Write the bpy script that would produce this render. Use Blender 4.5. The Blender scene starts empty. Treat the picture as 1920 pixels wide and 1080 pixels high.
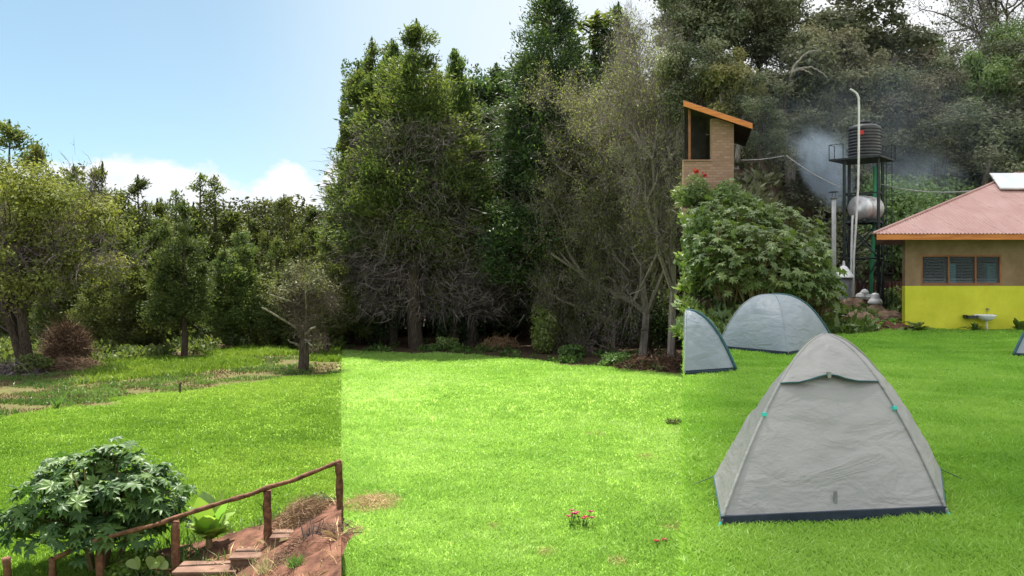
import bpy, math, random
import numpy as np
from mathutils import Vector

S = bpy.context.scene
COL = S.collection
R_ = math.radians
rad = np.random.default_rng

# ------------------------------------------------------------------ camera, sky, sun, exposure
F, CX, HY, CZ = 1600.0, 960.0, 520.0, 1.55          # pixels of the 1920 wide photo
cam = bpy.data.cameras.new("camera")
cam.sensor_width = 36.0
cam.lens = 36.0 * F / 1920.0
cam.shift_y = -20.0 / 1920.0
cam.clip_start, cam.clip_end = 0.05, 4000
camo = bpy.data.objects.new("camera", cam)
COL.objects.link(camo)
camo.location = (0, 0, CZ)
camo.rotation_euler = (R_(90), 0, 0)
S.camera = camo

SUN_EL, SUN_AZ = 67.0, -20.0                        # ahead of the viewer, a little to the left
sd = Vector((math.sin(R_(SUN_AZ)) * math.cos(R_(SUN_EL)), math.cos(R_(SUN_AZ)) * math.cos(R_(SUN_EL)), math.sin(R_(SUN_EL))))
sl = bpy.data.lights.new("sun", 'SUN')
sl.energy, sl.angle, sl.color = 4.8, R_(0.5), (1.0, 0.95, 0.86)
so = bpy.data.objects.new("sun", sl)
COL.objects.link(so)
so.rotation_euler = sd.to_track_quat('Z', 'Y').to_euler()

S.view_settings.view_transform = 'Standard'
S.view_settings.look = 'None'
S.view_settings.exposure = 1.6
S.view_settings.gamma = 1
S.cycles.max_bounces = 7
S.cycles.diffuse_bounces = 3
S.cycles.glossy_bounces = 3
S.cycles.transmission_bounces = 4
S.cycles.transparent_max_bounces = 8
S.cycles.volume_bounces = 0
S.cycles.use_denoising = True
S.cycles.denoising_input_passes = 'RGB_ALBEDO_NORMAL'
S.cycles.denoising_prefilter = 'NONE'
S.cycles.sample_clamp_indirect = 6


class NT:
    """small helper to wire shader nodes"""
    def __init__(s, tree):
        s.t = tree
        tree.nodes.clear()

    def n(s, kind, **kw):
        nd = s.t.nodes.new(kind)
        for k, v in kw.items():
            if k.startswith('i_'):
                key = k[2:]
                key = int(key) if key.isdigit() else key.replace('_', ' ')
                s.put(nd, key, v)
            else:
                setattr(nd, k, v)
        return nd

    def put(s, nd, key, v):
        if isinstance(v, bpy.types.NodeSocket):
            s.t.links.new(v, nd.inputs[key])
        else:
            nd.inputs[key].default_value = v

    def math(s, op, a, b=0.0, c=None, clamp=False):
        nd = s.n('ShaderNodeMath', operation=op, use_clamp=clamp)
        s.put(nd, 0, a)
        s.put(nd, 1, b)
        if c is not None:
            s.put(nd, 2, c)
        return nd.outputs[0]

    def mix(s, f, a, b, mode='MIX'):
        nd = s.n('ShaderNodeMix', data_type='RGBA', blend_type=mode)
        for key, v in ((0, f), (6, a), (7, b)):
            if isinstance(v, (tuple, list)) and len(v) == 3:
                v = (*v, 1)
            s.put(nd, key, v)
        return nd.outputs[2]

    def ramp(s, f, stops, interp='LINEAR'):
        nd = s.n('ShaderNodeValToRGB')
        cr = nd.color_ramp
        cr.interpolation = interp
        while len(cr.elements) < len(stops):
            cr.elements.new(0.5)
        for e, (p, c) in zip(cr.elements, stops):
            e.position = p
            c = (c, c, c) if not isinstance(c, (tuple, list)) else c
            e.color = (*c, 1) if len(c) == 3 else c
        s.put(nd, 0, f)
        return nd.outputs[0]

    def noise(s, vec, scale, detail=4, rough=.55, dim='3D'):
        nd = s.n('ShaderNodeTexNoise', noise_dimensions=dim)
        if vec is not None:
            s.put(nd, 'Vector', vec)
        nd.inputs['Scale'].default_value = scale
        nd.inputs['Detail'].default_value = detail
        nd.inputs['Roughness'].default_value = rough
        return nd.outputs[0]


world = bpy.data.worlds.new("World")
S.world = world
world.use_nodes = True
w = NT(world.node_tree)
sky = w.n('ShaderNodeTexSky', sky_type='NISHITA', sun_disc=False)
sky.sun_elevation, sky.sun_rotation = R_(SUN_EL), R_(SUN_AZ)
sky.altitude, sky.air_density, sky.dust_density = 2000, 1.0, 0.6
tc = w.n('ShaderNodeTexCoord').outputs['Generated']
sx = w.n('ShaderNodeSeparateXYZ')
w.put(sx, 0, tc)
az = w.math('ARCTAN2', sx.outputs[0], sx.outputs[1])
el = w.math('ARCSINE', sx.outputs[2])
azn = w.math('DIVIDE', w.math('ADD', az, 0.7), 1.4, clamp=True)       # -40..40 degrees -> 0..1
cv = w.n('ShaderNodeCombineXYZ')
w.put(cv, 0, az)
w.put(cv, 1, w.math('MULTIPLY', el, 1.6))
top = w.ramp(azn, [(0.0, .118), (.15, .123), (.19, .131), (.221, .129), (.259, .127), (.273, .112), (.283, .102), (.298, .118), (.310, .134), (.325, .130), (.340, .112), (.352, .140), (.37, .144), (.40, .09), (.45, .02)])
nz = w.noise(cv.outputs[0], 34, 6, .6)
edge = w.math('SUBTRACT', w.math('ADD', top, w.math('MULTIPLY', w.math('SUBTRACT', nz, .5), .034)), el)
cmask = w.math('MULTIPLY', w.math('MULTIPLY', edge, 75, clamp=True), w.ramp(el, [(.02, .75), (.08, 1)]), clamp=True)
nz2 = w.noise(cv.outputs[0], 17, 6, .62)
cloudc = w.mix(w.ramp(nz2, [(.35, 0), (.65, 1)]), (6.0, 6.4, 6.9), (7.6, 7.6, 7.6))
haze = w.ramp(azn, [(0.0, .30), (.24, .34), (.42, .86), (.56, .93), (.66, 1), (1, 1)], 'EASE')
low = w.ramp(el, [(0, .60), (.16, .30), (.4, .0)])
hz_amt = w.math('MAXIMUM', haze, low)
veil = w.mix(w.ramp(azn, [(.15, 0), (.42, .45), (.7, 1)]), (4.1, 5.6, 6.7), (7.2, 7.35, 7.5))
skyc = w.mix(hz_amt, w.mix(1.0, sky.outputs[0], (1.05, 1.15, 1.0), 'MULTIPLY'), veil)
# broken bright cloud overhead and behind the viewer
over = w.math('MAXIMUM', w.ramp(el, [(.34, 0), (.60, 1)]), w.ramp(w.math('MULTIPLY', w.math('ADD', sx.outputs[1], -.35), -1.0), [(0, 0), (.3, 1)]))
nz3 = w.noise(tc, 2.6, 6, .6)
skyc = w.mix(w.math('MULTIPLY', over, w.ramp(nz3, [(.35, .35), (.6, 1)])), skyc, (10.0, 10.3, 10.8))
fin = w.mix(cmask, skyc, cloudc)
bg = w.n('ShaderNodeBackground', i_Strength=0.05)
w.put(bg, 0, fin)
wo = w.n('ShaderNodeOutputWorld')
w.t.links.new(bg.outputs[0], wo.inputs[0])


# ------------------------------------------------------------------ object and mesh helpers
def px(x, y, Y):
    return np.array([(x - CX) / F * Y, Y, CZ - (y - HY) / F * Y])


def gx(x, Y):
    return (x - CX) / F * Y


def sstep(a, b, x):
    t = np.clip((np.asarray(x, float) - a) / (b - a), 0, 1)
    return t * t * (3 - 2 * t)


class MB:
    """collects geometry, then links it as one mesh object"""
    def __init__(s):
        s.v, s.f, s.n, s.tint = [], [], 0, []

    def add(s, V, faces, tint=None):
        V = np.asarray(V, float).reshape(-1, 3)
        if not isinstance(faces, (list, tuple)) or (len(faces) and not hasattr(faces[0], 'shape')):
            groups = {}
            for q in faces:
                groups.setdefault(len(q), []).append(q)
            faces = [np.array(g) for g in groups.values()]
        for g in faces:
            s.f.append(np.asarray(g, np.int64) + s.n)
            if tint is None:
                s.tint.append(np.full(len(g), .5))
            else:
                s.tint.append(np.broadcast_to(np.asarray(tint, float), (len(g),)).copy())
        s.v.append(V)
        s.n += len(V)
        return s

    def mesh(s, name, mat, smooth=False):
        me = bpy.data.meshes.new(name)
        V = np.concatenate(s.v) if s.v else np.zeros((0, 3))
        tot = np.concatenate([np.full(len(g), g.shape[1], np.int32) for g in s.f])
        idx = np.concatenate([g.ravel() for g in s.f]).astype(np.int32)
        st = np.concatenate([[0], np.cumsum(tot)[:-1]]).astype(np.int32)
        me.vertices.add(len(V))
        me.vertices.foreach_set('co', V.astype(np.float32).ravel())
        me.loops.add(len(idx))
        me.loops.foreach_set('vertex_index', idx)
        me.polygons.add(len(tot))
        me.polygons.foreach_set('loop_start', st)
        me.polygons.foreach_set('loop_total', tot)
        me.polygons.foreach_set('use_smooth', np.full(len(tot), smooth))
        at = me.attributes.new('tint', 'FLOAT', 'FACE')
        at.data.foreach_set('value', np.concatenate(s.tint).astype(np.float32))
        me.update(calc_edges=True)
        me.validate()
        me.materials.append(mat)
        return me

    def build(s, name, mat, parent=None, smooth=False, loc=None):
        o = bpy.data.objects.new(name, s.mesh(name, mat, smooth))
        COL.objects.link(o)
        if parent is not None:
            o.parent = parent
        if loc is not None:
            o.location = loc
        return o

    # -- shapes
    def box(s, x0, x1, y0, y1, z0, z1, rot=0.0, about=None, tint=None):
        V = np.array([[x, y, z] for z in (z0, z1) for y in (y0, y1) for x in (x0, x1)], float)
        if rot:
            c = np.array(about if about is not None else [(x0 + x1) / 2, (y0 + y1) / 2])
            d = V[:, :2] - c
            ca, sa = math.cos(rot), math.sin(rot)
            V[:, 0] = c[0] + d[:, 0] * ca - d[:, 1] * sa
            V[:, 1] = c[1] + d[:, 0] * sa + d[:, 1] * ca
        s.add(V, [(0, 2, 3, 1), (4, 5, 7, 6), (0, 1, 5, 4), (2, 6, 7, 3), (0, 4, 6, 2), (1, 3, 7, 5)], tint)
        return s

    def prism(s, poly, n0, n1):
        """poly: list of 3-D points, extruded from offset n0 to n1 (vectors)"""
        P = np.asarray(poly, float)
        k = len(P)
        V = np.concatenate([P + np.asarray(n0), P + np.asarray(n1)])
        fs = [tuple(range(k))[::-1], tuple(range(k, 2 * k))] + [(i, (i + 1) % k, (i + 1) % k + k, i + k) for i in range(k)]
        s.add(V, fs)
        return s

    def tube(s, P, r, n=7, cap=True, tint=None):
        P = np.asarray(P, float)
        k = len(P)
        r = np.broadcast_to(np.asarray(r, float), (k,))
        T = np.gradient(P, axis=0)
        T /= np.linalg.norm(T, axis=1)[:, None] + 1e-9
        up = np.array([0, 0, 1.0]) if abs(T[:, 2]).mean() < .85 else np.array([0, 1.0, 0])
        A = np.cross(T, up)
        A /= np.linalg.norm(A, axis=1)[:, None] + 1e-9
        B = np.cross(T, A)
        th = np.linspace(0, 2 * np.pi, n, endpoint=False)
        V = P[:, None] + r[:, None, None] * (A[:, None] * np.cos(th)[None, :, None] + B[:, None] * np.sin(th)[None, :, None])
        i, j = np.meshgrid(np.arange(k - 1), np.arange(n), indexing='ij')
        j2 = (j + 1) % n
        q = np.stack([i * n + j, (i + 1) * n + j, (i + 1) * n + j2, i * n + j2], -1).reshape(-1, 4)
        fs = [q]
        if cap:
            fs += [np.arange(n)[None, :], (np.arange(n)[::-1] + (k - 1) * n)[None, :]]
        s.add(V.reshape(-1, 3), fs, tint)
        return s

    def lathe(s, prof, c=(0, 0, 0), n=24, axis=None):
        """prof: (radius, height) pairs round the z axis, or round the given axis"""
        prof = np.asarray(prof, float)
        th = np.linspace(0, 2 * np.pi, n, endpoint=False)
        ax = np.array([0, 0, 1.0]) if axis is None else np.asarray(axis, float) / np.linalg.norm(axis)
        h = np.array([1.0, 0, 0]) if abs(ax[0]) < .9 else np.array([0, 1.0, 0])
        A = np.cross(ax, h)
        A /= np.linalg.norm(A)
        B = np.cross(ax, A)
        V = np.asarray(c) + prof[:, None, 0:1] * (A * np.cos(th)[None, :, None] + B * np.sin(th)[None, :, None]) + prof[:, None, 1:2] * ax
        k = len(prof)
        i, j = np.meshgrid(np.arange(k - 1), np.arange(n), indexing='ij')
        j2 = (j + 1) % n
        q = np.stack([i * n + j, i * n + j2, (i + 1) * n + j2, (i + 1) * n + j], -1).reshape(-1, 4)
        s.add(V.reshape(-1, 3), [q, np.arange(n)[::-1][None, :], (np.arange(n) + (k - 1) * n)[None, :]])
        return s

    def grid(s, V, tint=None):
        a, b = V.shape[:2]
        i, j = np.meshgrid(np.arange(a - 1), np.arange(b - 1), indexing='ij')
        q = np.stack([i * b + j, (i + 1) * b + j, (i + 1) * b + j + 1, i * b + j + 1], -1).reshape(-1, 4)
        s.add(V.reshape(-1, 3), [q], tint)
        return s

    def leaves(s, C, T, N, L, W, tint):
        n = len(C)
        T = T / (np.linalg.norm(T, axis=1)[:, None] + 1e-9)
        B = np.cross(N, T)
        B /= np.linalg.norm(B, axis=1)[:, None] + 1e-9
        L = np.broadcast_to(L, (n,))[:, None] / 2
        W = np.broadcast_to(W, (n,))[:, None] / 2
        V = np.stack([C - T * L, C + B * W - T * L * .15, C + T * L, C - B * W - T * L * .15], 1)
        s.add(V.reshape(-1, 3), [np.arange(4 * n).reshape(n, 4)], tint)
        return s

    def twigs(s, P, D, L, W, rg, bend=.25, tint=.5):
        """thin tapering bent twigs, two pieces each"""
        n = len(P)
        D = D / (np.linalg.norm(D, axis=1)[:, None] + 1e-9)
        L = np.broadcast_to(L, (n,))[:, None]
        W = np.broadcast_to(W, (n,))[:, None]
        rnd = rg.normal(size=(n, 3))
        B = np.cross(D, rnd)
        B /= np.linalg.norm(B, axis=1)[:, None] + 1e-9
        M = P + D * L * .5 + rg.normal(size=(n, 3)) * L * bend * .4
        E = M + (D + rg.normal(size=(n, 3)) * bend) * L * .5
        V = np.stack([P - B * W / 2, P + B * W / 2, M + B * W * .38, M - B * W * .38, E], 1)
        k = 5 * np.arange(n)[:, None]
        s.add(V.reshape(-1, 3), [k + np.array([0, 1, 2, 3]), k + np.array([3, 2, 4])])
        m = np.broadcast_to(np.asarray(tint, float), (n,))
        s.tint[-2], s.tint[-1] = m.copy(), m.copy()
        return s


def tag(o, label=None, cat=None, group=None, kind=None):
    if label:
        o['label'] = label
    if cat:
        o['category'] = cat
    if group:
        o['group'] = group
    if kind:
        o['kind'] = kind
    return o


def empty(name, loc=(0, 0, 0), rz=0.0):
    o = bpy.data.objects.new(name, None)
    o.empty_display_size = .3
    COL.objects.link(o)
    o.location = loc
    o.rotation_euler = (0, 0, rz)
    return o


def copy_tree(src, loc, rz=0.0, sc=(1, 1, 1)):
    r = src.copy()
    COL.objects.link(r)
    r.location, r.rotation_euler, r.scale = loc, (0, 0, rz), sc
    for ch in [c for c in src.children]:
        c = ch.copy()
        COL.objects.link(c)
        c.parent = r
        for g in ch.children:
            d = g.copy()
            COL.objects.link(d)
            d.parent = c
    return r


# ------------------------------------------------------------------ materials
def new_mat(name):
    m = bpy.data.materials.new(name)
    m.use_nodes = True
    k = NT(m.node_tree)
    out = k.n('ShaderNodeOutputMaterial')
    return m, k, out


def leaf_mat(name, c0, c1, c2, transl=.35, rough=.5, spec=.35, tboost=(1.3, 1.35, .7)):
    m, k, out = new_mat(name)
    t = k.n('ShaderNodeAttribute', attribute_name='tint').outputs['Fac']
    rnd = k.n('ShaderNodeObjectInfo').outputs['Random']
    c = k.ramp(t, [(0, c0), (.5, c1), (1, c2)])
    hsv = k.n('ShaderNodeHueSaturation')
    k.put(hsv, 'Color', c)
    k.put(hsv, 'Hue', k.math('ADD', k.math('MULTIPLY', rnd, .03), .485))
    k.put(hsv, 'Value', k.math('ADD', k.math('MULTIPLY', rnd, .3), .85))
    p = k.n('ShaderNodeBsdfPrincipled', i_Roughness=rough)
    p.inputs['Specular IOR Level'].default_value = spec
    k.put(p, 'Base Color', hsv.outputs[0])
    tr = k.n('ShaderNodeBsdfTranslucent')
    k.put(tr, 'Color', k.mix(1.0, hsv.outputs[0], tboost, 'MULTIPLY'))
    mx = k.n('ShaderNodeMixShader', i_0=transl)
    k.t.links.new(p.outputs[0], mx.inputs[1])
    k.t.links.new(tr.outputs[0], mx.inputs[2])
    k.t.links.new(mx.outputs[0], out.inputs[0])
    return m


def mat(name, c0, c1=None, scale=6, rough=.7, spec=.3, metal=0.0, bump=0.0, bscale=None, stretch=(1, 1, 1), detail=6, lo=.35, hi=.65, coords='Object'):
    m, k, out = new_mat(name)
    p = k.n('ShaderNodeBsdfPrincipled', i_Roughness=rough, i_Metallic=metal)
    p.inputs['Specular IOR Level'].default_value = spec
    mp = k.n('ShaderNodeMapping')
    k.put(mp, 'Vector', k.n('ShaderNodeTexCoord').outputs[coords])
    mp.inputs['Scale'].default_value = stretch
    if c1 is None:
        c1 = tuple(min(1, v * 1.15) for v in c0)
        c0 = tuple(v * .88 for v in c0)
    nz = k.noise(mp.outputs[0], scale, detail)
    k.put(p, 'Base Color', k.ramp(nz, [(lo, c0), (hi, c1)]))
    if bump:
        b = k.n('ShaderNodeBump', i_Strength=bump, i_Distance=.02)
        k.put(b, 'Height', k.noise(mp.outputs[0], bscale or scale * 3, 5))
        k.put(p, 'Normal', b.outputs[0])
    k.t.links.new(p.outputs[0], out.inputs[0])
    return m


M = {}
M['bark'] = mat('bark', (.035, .026, .02), (.10, .08, .062), 5, .9, .1, bump=.8, stretch=(3, 3, .5))
M['palebark'] = mat('pale_bark', (.15, .13, .11), (.33, .29, .25), 4, .85, .15, bump=.5, stretch=(3, 3, .6))
M['deadwood'] = leaf_mat('dead_twigs', (.060, .048, .050), (.13, .105, .105), (.25, .205, .20), .0, .85, .1)
M['brownbrush'] = leaf_mat('brown_brush', (.07, .045, .032), (.13, .085, .058), (.22, .15, .10), .0, .9, .1)
M['juniper'] = leaf_mat('juniper_leaf', (.042, .070, .022), (.080, .115, .034), (.165, .20, .055), .40, .6, .2)
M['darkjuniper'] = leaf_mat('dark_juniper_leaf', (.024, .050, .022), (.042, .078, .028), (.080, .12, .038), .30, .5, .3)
M['cedar'] = leaf_mat('cedar_leaf', (.048, .072, .026), (.090, .118, .036), (.165, .185, .058), .36, .6, .2)
M['broad'] = leaf_mat('broad_leaf', (.038, .066, .018), (.070, .108, .022), (.125, .16, .034), .36, .45, .4)
M['olive'] = leaf_mat('olive_leaf', (.085, .105, .028), (.14, .165, .042), (.22, .235, .065), .36, .65, .12)
M['pale'] = leaf_mat('pale_leaf', (.105, .13, .050), (.175, .205, .078), (.275, .305, .135), .40, .5, .25)
M['hill'] = leaf_mat('hill_leaf', (.082, .096, .056), (.140, .155, .085), (.225, .235, .135), .28, .6, .25, (1.1, 1.15, .8))
M['hillbrown'] = leaf_mat('brownish_leaf', (.115, .110, .070), (.175, .160, .100), (.25, .225, .135), .25, .6, .2, (1.1, 1.05, .8))
M['deepcedar'] = leaf_mat('deep_cedar_leaf', (.038, .052, .019), (.068, .086, .027), (.125, .142, .044), .33, .6, .2)
M['darktwig'] = leaf_mat('dark_twig', (.04, .032, .025), (.075, .06, .048), (.13, .105, .085), .0, .85, .1)
M['smalltree'] = leaf_mat('dull_small_leaf', (.055, .062, .026), (.088, .092, .038), (.13, .13, .056), .3, .6, .2)
M['hillyellow'] = leaf_mat('yellowish_leaf', (.125, .115, .045), (.185, .168, .066), (.25, .225, .095), .3, .6, .2, (1.1, 1.1, .7))
M['hillgreen'] = leaf_mat('fresh_leaf', (.095, .145, .058), (.145, .215, .075), (.215, .29, .11), .3, .5, .3)
M['castor'] = leaf_mat('castor_leaf', (.028, .064, .018), (.054, .105, .025), (.11, .175, .040), .34, .5, .35)
M['castor2'] = leaf_mat('pale_castor_leaf', (.070, .115, .034), (.115, .175, .046), (.20, .265, .08), .3, .42, .45)  # paler castor green, also for weeds and small plants on the terrace
M['weed'] = leaf_mat('weed_leaf', (.05, .10, .028), (.09, .16, .04), (.16, .24, .07), .35, .5, .3)
M['shrub'] = leaf_mat('sunlit_shrub_leaf', (.12, .18, .05), (.20, .27, .08), (.30, .36, .14), .42, .45, .45)
M['bigleaf'] = leaf_mat('big_leaf', (.10, .20, .05), (.16, .29, .055), (.26, .37, .08), .45, .35, .5)
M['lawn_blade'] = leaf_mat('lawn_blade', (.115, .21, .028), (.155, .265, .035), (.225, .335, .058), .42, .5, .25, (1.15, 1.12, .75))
M['brightened_blade'] = leaf_mat('brightened_lawn_blade', (.22, .40, .075), (.285, .475, .10), (.385, .55, .18), .42, .5, .3, (1.12, 1.1, .9))  # brightness of a stronger exposure put into the middle lawn's grass colour
M['terrace_blade'] = leaf_mat('terrace_blade', (.175, .395, .052), (.25, .50, .068), (.37, .61, .12), .42, .45, .3, (1.12, 1.12, .85))
M['straw'] = leaf_mat('straw', (.22, .14, .07), (.38, .26, .13), (.55, .42, .24), .15, .7, .2, (1, 1, 1))
M['drygrass'] = leaf_mat('dry_meadow_grass', (.085, .055, .028), (.14, .10, .045), (.20, .155, .07), .2, .7, .2, (1, 1, 1))
M['scarlet'] = leaf_mat('scarlet_petal', (.30, .012, .008), (.45, .02, .012), (.6, .05, .02), .2, .5, .2, (1, 1, 1))
M['hay'] = leaf_mat('brown_hay', (.13, .08, .042), (.24, .16, .085), (.38, .28, .16), .15, .7, .2, (1, 1, 1))
M['reed'] = leaf_mat('variegated_reed', (.24, .24, .09), (.42, .40, .18), (.60, .56, .32), .3, .5, .3, (1, 1, 1))
M['petal'] = leaf_mat('red_petal', (.12, .002, .012), (.20, .004, .024), (.32, .010, .055), .15, .5, .2, (1, 1, 1))
M['wood'] = mat('rail_wood', (.055, .024, .014), (.18, .08, .043), 6, .75, .25, bump=.6, stretch=(2, 2, 2))
M['soil'] = mat('red_soil', (.050, .024, .016), (.155, .075, .050), 4.5, .95, .1, bump=1.0, bscale=16)
M['slab'] = mat('step_slab', (.095, .055, .040), (.19, .118, .088), 3, .9, .12, bump=.5, bscale=20)
M['stone'] = mat('brown_stone', (.14, .09, .06), (.30, .21, .15), 3, .9, .15, bump=.7, bscale=9)
M['orange'] = mat('orange_board', (.42, .13, .03), (.60, .22, .055), 2.5, .6, .3, bump=.15, stretch=(.6, 4, 8))
M['brick'] = None
M['white'] = mat('white_ceramic', (.72, .72, .71), (.8, .8, .79), 3, .25, .5)
M['whitepipe'] = mat('white_pipe', (.50, .50, .47), (.66, .66, .62), 3, .5, .4)
M['black'] = mat('black_plastic', (.012, .013, .015), (.03, .03, .034), 4, .38, .5)
M['steel'] = mat('dark_steel', (.014, .022, .022), (.04, .05, .048), 8, .6, .4, .3)
M['silver'] = mat('bright_metal', (.42, .41, .40), (.70, .69, .67), 3, .42, .5, .75)
M['green'] = mat('green_paint', (.02, .20, .085), (.03, .27, .12), 4, .5, .4)
M['teal'] = mat('teal_plastic', (.03, .42, .38), (.05, .55, .48), 10, .4, .4)
M['navy'] = mat('navy_sheet', (.012, .02, .035), (.025, .035, .055), 8, .6, .3)
M['trim'] = mat('teal_trim', (.02, .075, .085), (.035, .10, .11), 8, .6, .3)
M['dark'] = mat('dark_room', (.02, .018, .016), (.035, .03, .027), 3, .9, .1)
M['cyan'] = mat('cyan_paint', (.15, .50, .60), (.2, .58, .68), 2, .5, .3)
M['grey'] = mat('grey_metal', (.16, .17, .17), (.27, .27, .27), 5, .5, .4, .4)
M['rust'] = mat('rusty_sheet', (.055, .020, .014), (.11, .045, .032), 3, .85, .2, bump=.2)
M['redmark'] = mat('red_mark', (.45, .03, .03), (.5, .05, .05), 3, .6, .2)
M['cable'] = mat('cable', (.25, .25, .24), (.35, .35, .33), 3, .6, .3)


def wall_mat(name, c0, c1, sp, stain):
    m, k, out = new_mat(name)
    co = k.n('ShaderNodeTexCoord').outputs['Object']
    a = k.noise(co, 1.6, 6, .6)
    b = k.noise(co, 12, 5, .6)
    c = k.mix(k.ramp(a, [(.4, 0), (.7, 1)]), c0, c1)
    c = k.mix(k.math('MULTIPLY', k.ramp(b, [(.55, 0), (.8, 1)]), .35), c, stain)
    p = k.n('ShaderNodeBsdfPrincipled', i_Roughness=.85)
    p.inputs['Specular IOR Level'].default_value = sp
    k.put(p, 'Base Color', c)
    bp = k.n('ShaderNodeBump', i_Strength=.25, i_Distance=.01)
    k.put(bp, 'Height', k.noise(co, 30, 5))
    k.put(p, 'Normal', bp.outputs[0])
    k.t.links.new(p.outputs[0], out.inputs[0])
    return m


M['yellow'] = wall_mat('lime_yellow_wall', (.53, .52, .036), (.64, .62, .055), .25, (.40, .37, .06))
M['plaster'] = wall_mat('brown_plaster', (.20, .13, .075), (.29, .195, .12), .15, (.14, .09, .05))


def brick_mat():
    m, k, out = new_mat('brick')
    co = k.n('ShaderNodeTexCoord').outputs['Object']
    sp = k.n('ShaderNodeSeparateXYZ')
    k.put(sp, 0, co)
    cb = k.n('ShaderNodeCombineXYZ')
    k.put(cb, 0, k.math('ADD', sp.outputs[0], sp.outputs[1]))
    k.put(cb, 1, sp.outputs[2])
    b = k.n('ShaderNodeTexBrick')
    k.put(b, 'Vector', cb.outputs[0])
    b.inputs['Color1'].default_value = (.24, .125, .075, 1)
    b.inputs['Color2'].default_value = (.36, .22, .145, 1)
    b.inputs['Mortar'].default_value = (.20, .15, .115, 1)
    b.inputs['Scale'].default_value = 1
    b.inputs['Brick Width'].default_value = .26
    b.inputs['Row Height'].default_value = .10
    b.inputs['Mortar Size'].default_value = .014
    nz = k.noise(co, 5, 6)
    c = k.mix(k.ramp(nz, [(.3, .0), (.75, .5)]), b.outputs[0], (.26, .16, .11))
    p = k.n('ShaderNodeBsdfPrincipled', i_Roughness=.9)
    k.put(p, 'Base Color', c)
    bp = k.n('ShaderNodeBump', i_Strength=.6, i_Distance=.02, invert=True)
    k.put(bp, 'Height', b.outputs[1])
    k.put(p, 'Normal', bp.outputs[0])
    k.t.links.new(p.outputs[0], out.inputs[0])
    return m


M['brick'] = brick_mat()


def tent_mat(name, c0, c1):
    m, k, out = new_mat(name)
    co = k.n('ShaderNodeTexCoord').outputs['Object']
    p = k.n('ShaderNodeBsdfPrincipled', i_Roughness=.5)
    p.inputs['Specular IOR Level'].default_value = .35
    k.put(p, 'Base Color', k.ramp(k.noise(co, 1.3, 5), [(.35, c0), (.65, c1)]))
    wv = k.n('ShaderNodeMapping')
    k.put(wv, 'Vector', co)
    wv.inputs['Scale'].default_value = (1.3, 1.3, 3.2)
    wv.inputs['Rotation'].default_value = (.1, .25, 0)
    h1 = k.noise(wv.outputs[0], 1.5, 3, .5)
    h1.node.inputs['Distortion'].default_value = 1.1
    h2 = k.noise(wv.outputs[0], 5.5, 4, .55)
    ridge = k.math('POWER', k.math('SUBTRACT', 1.0, k.math('ABSOLUTE', k.math('SUBTRACT', k.math('MULTIPLY', h2, 2.0), 1.0))), 7.0)
    h = k.math('ADD', k.math('MULTIPLY', h1, 1.0), k.math('MULTIPLY', ridge, .05))
    bp = k.n('ShaderNodeBump', i_Strength=.75, i_Distance=.05)
    k.put(bp, 'Height', h)
    k.put(p, 'Normal', bp.outputs[0])
    tr = k.n('ShaderNodeBsdfTranslucent', i_Color=(.42, .44, .45, 1))
    mx = k.n('ShaderNodeMixShader', i_0=.15)
    k.t.links.new(p.outputs[0], mx.inputs[1])
    k.t.links.new(tr.outputs[0], mx.inputs[2])
    k.t.links.new(mx.outputs[0], out.inputs[0])
    return m


M['tent'] = tent_mat('tent_fabric', (.285, .28, .268), (.335, .325, .31))
M['tentblue'] = tent_mat('blue_grey_tent_fabric', (.235, .275, .305), (.29, .325, .355))


def glass_mat():
    m, k, out = new_mat('window_glass')
    p = k.n('ShaderNodeBsdfPrincipled', i_Roughness=.06)
    p.inputs['Base Color'].default_value = (.13, .14, .145, 1)
    p.inputs['Specular IOR Level'].default_value = .5
    t = k.n('ShaderNodeBsdfTransparent', i_Color=(.85, .9, .92, 1))
    mx = k.n('ShaderNodeMixShader', i_0=.62)
    k.t.links.new(p.outputs[0], mx.inputs[1])
    k.t.links.new(t.outputs[0], mx.inputs[2])
    k.t.links.new(mx.outputs[0], out.inputs[0])
    return m


M['glass'] = glass_mat()


def roof_mat():
    m, k, out = new_mat('red_roof_sheet')
    co = k.n('ShaderNodeTexCoord').outputs['Object']
    a = k.noise(co, 1.1, 6, .6)
    mp = k.n('ShaderNodeMapping')
    k.put(mp, 'Vector', co)
    mp.inputs['Scale'].default_value = (9, .6, .6)
    b = k.noise(mp.outputs[0], 1.2, 5, .6)
    c = k.mix(k.ramp(a, [(.35, 0), (.7, 1)]), (.35, .185, .165), (.44, .265, .24))
    c = k.mix(k.math('MULTIPLY', k.ramp(b, [(.5, 0), (.75, 1)]), .4), c, (.33, .13, .11))
    sx_ = k.n('ShaderNodeSeparateXYZ')
    k.put(sx_, 0, co)
    fr_ = k.math('FRACT', k.math('MULTIPLY', k.math('ADD', sx_.outputs[0], k.math('MULTIPLY', sx_.outputs[1], .35)), .92))
    c = k.mix(k.math('MULTIPLY', k.math('LESS_THAN', fr_, .022), .55), c, (.16, .07, .055))
    c = k.mix(k.ramp(k.noise(co, 3.5, 6, .65), [(.58, 0), (.75, .6)]), c, (.25, .12, .08))
    p = k.n('ShaderNodeBsdfPrincipled', i_Roughness=.55)
    p.inputs['Specular IOR Level'].default_value = .35
    k.put(p, 'Base Color', c)
    k.t.links.new(p.outputs[0], out.inputs[0])
    return m


M['roof'] = roof_mat()


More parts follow.
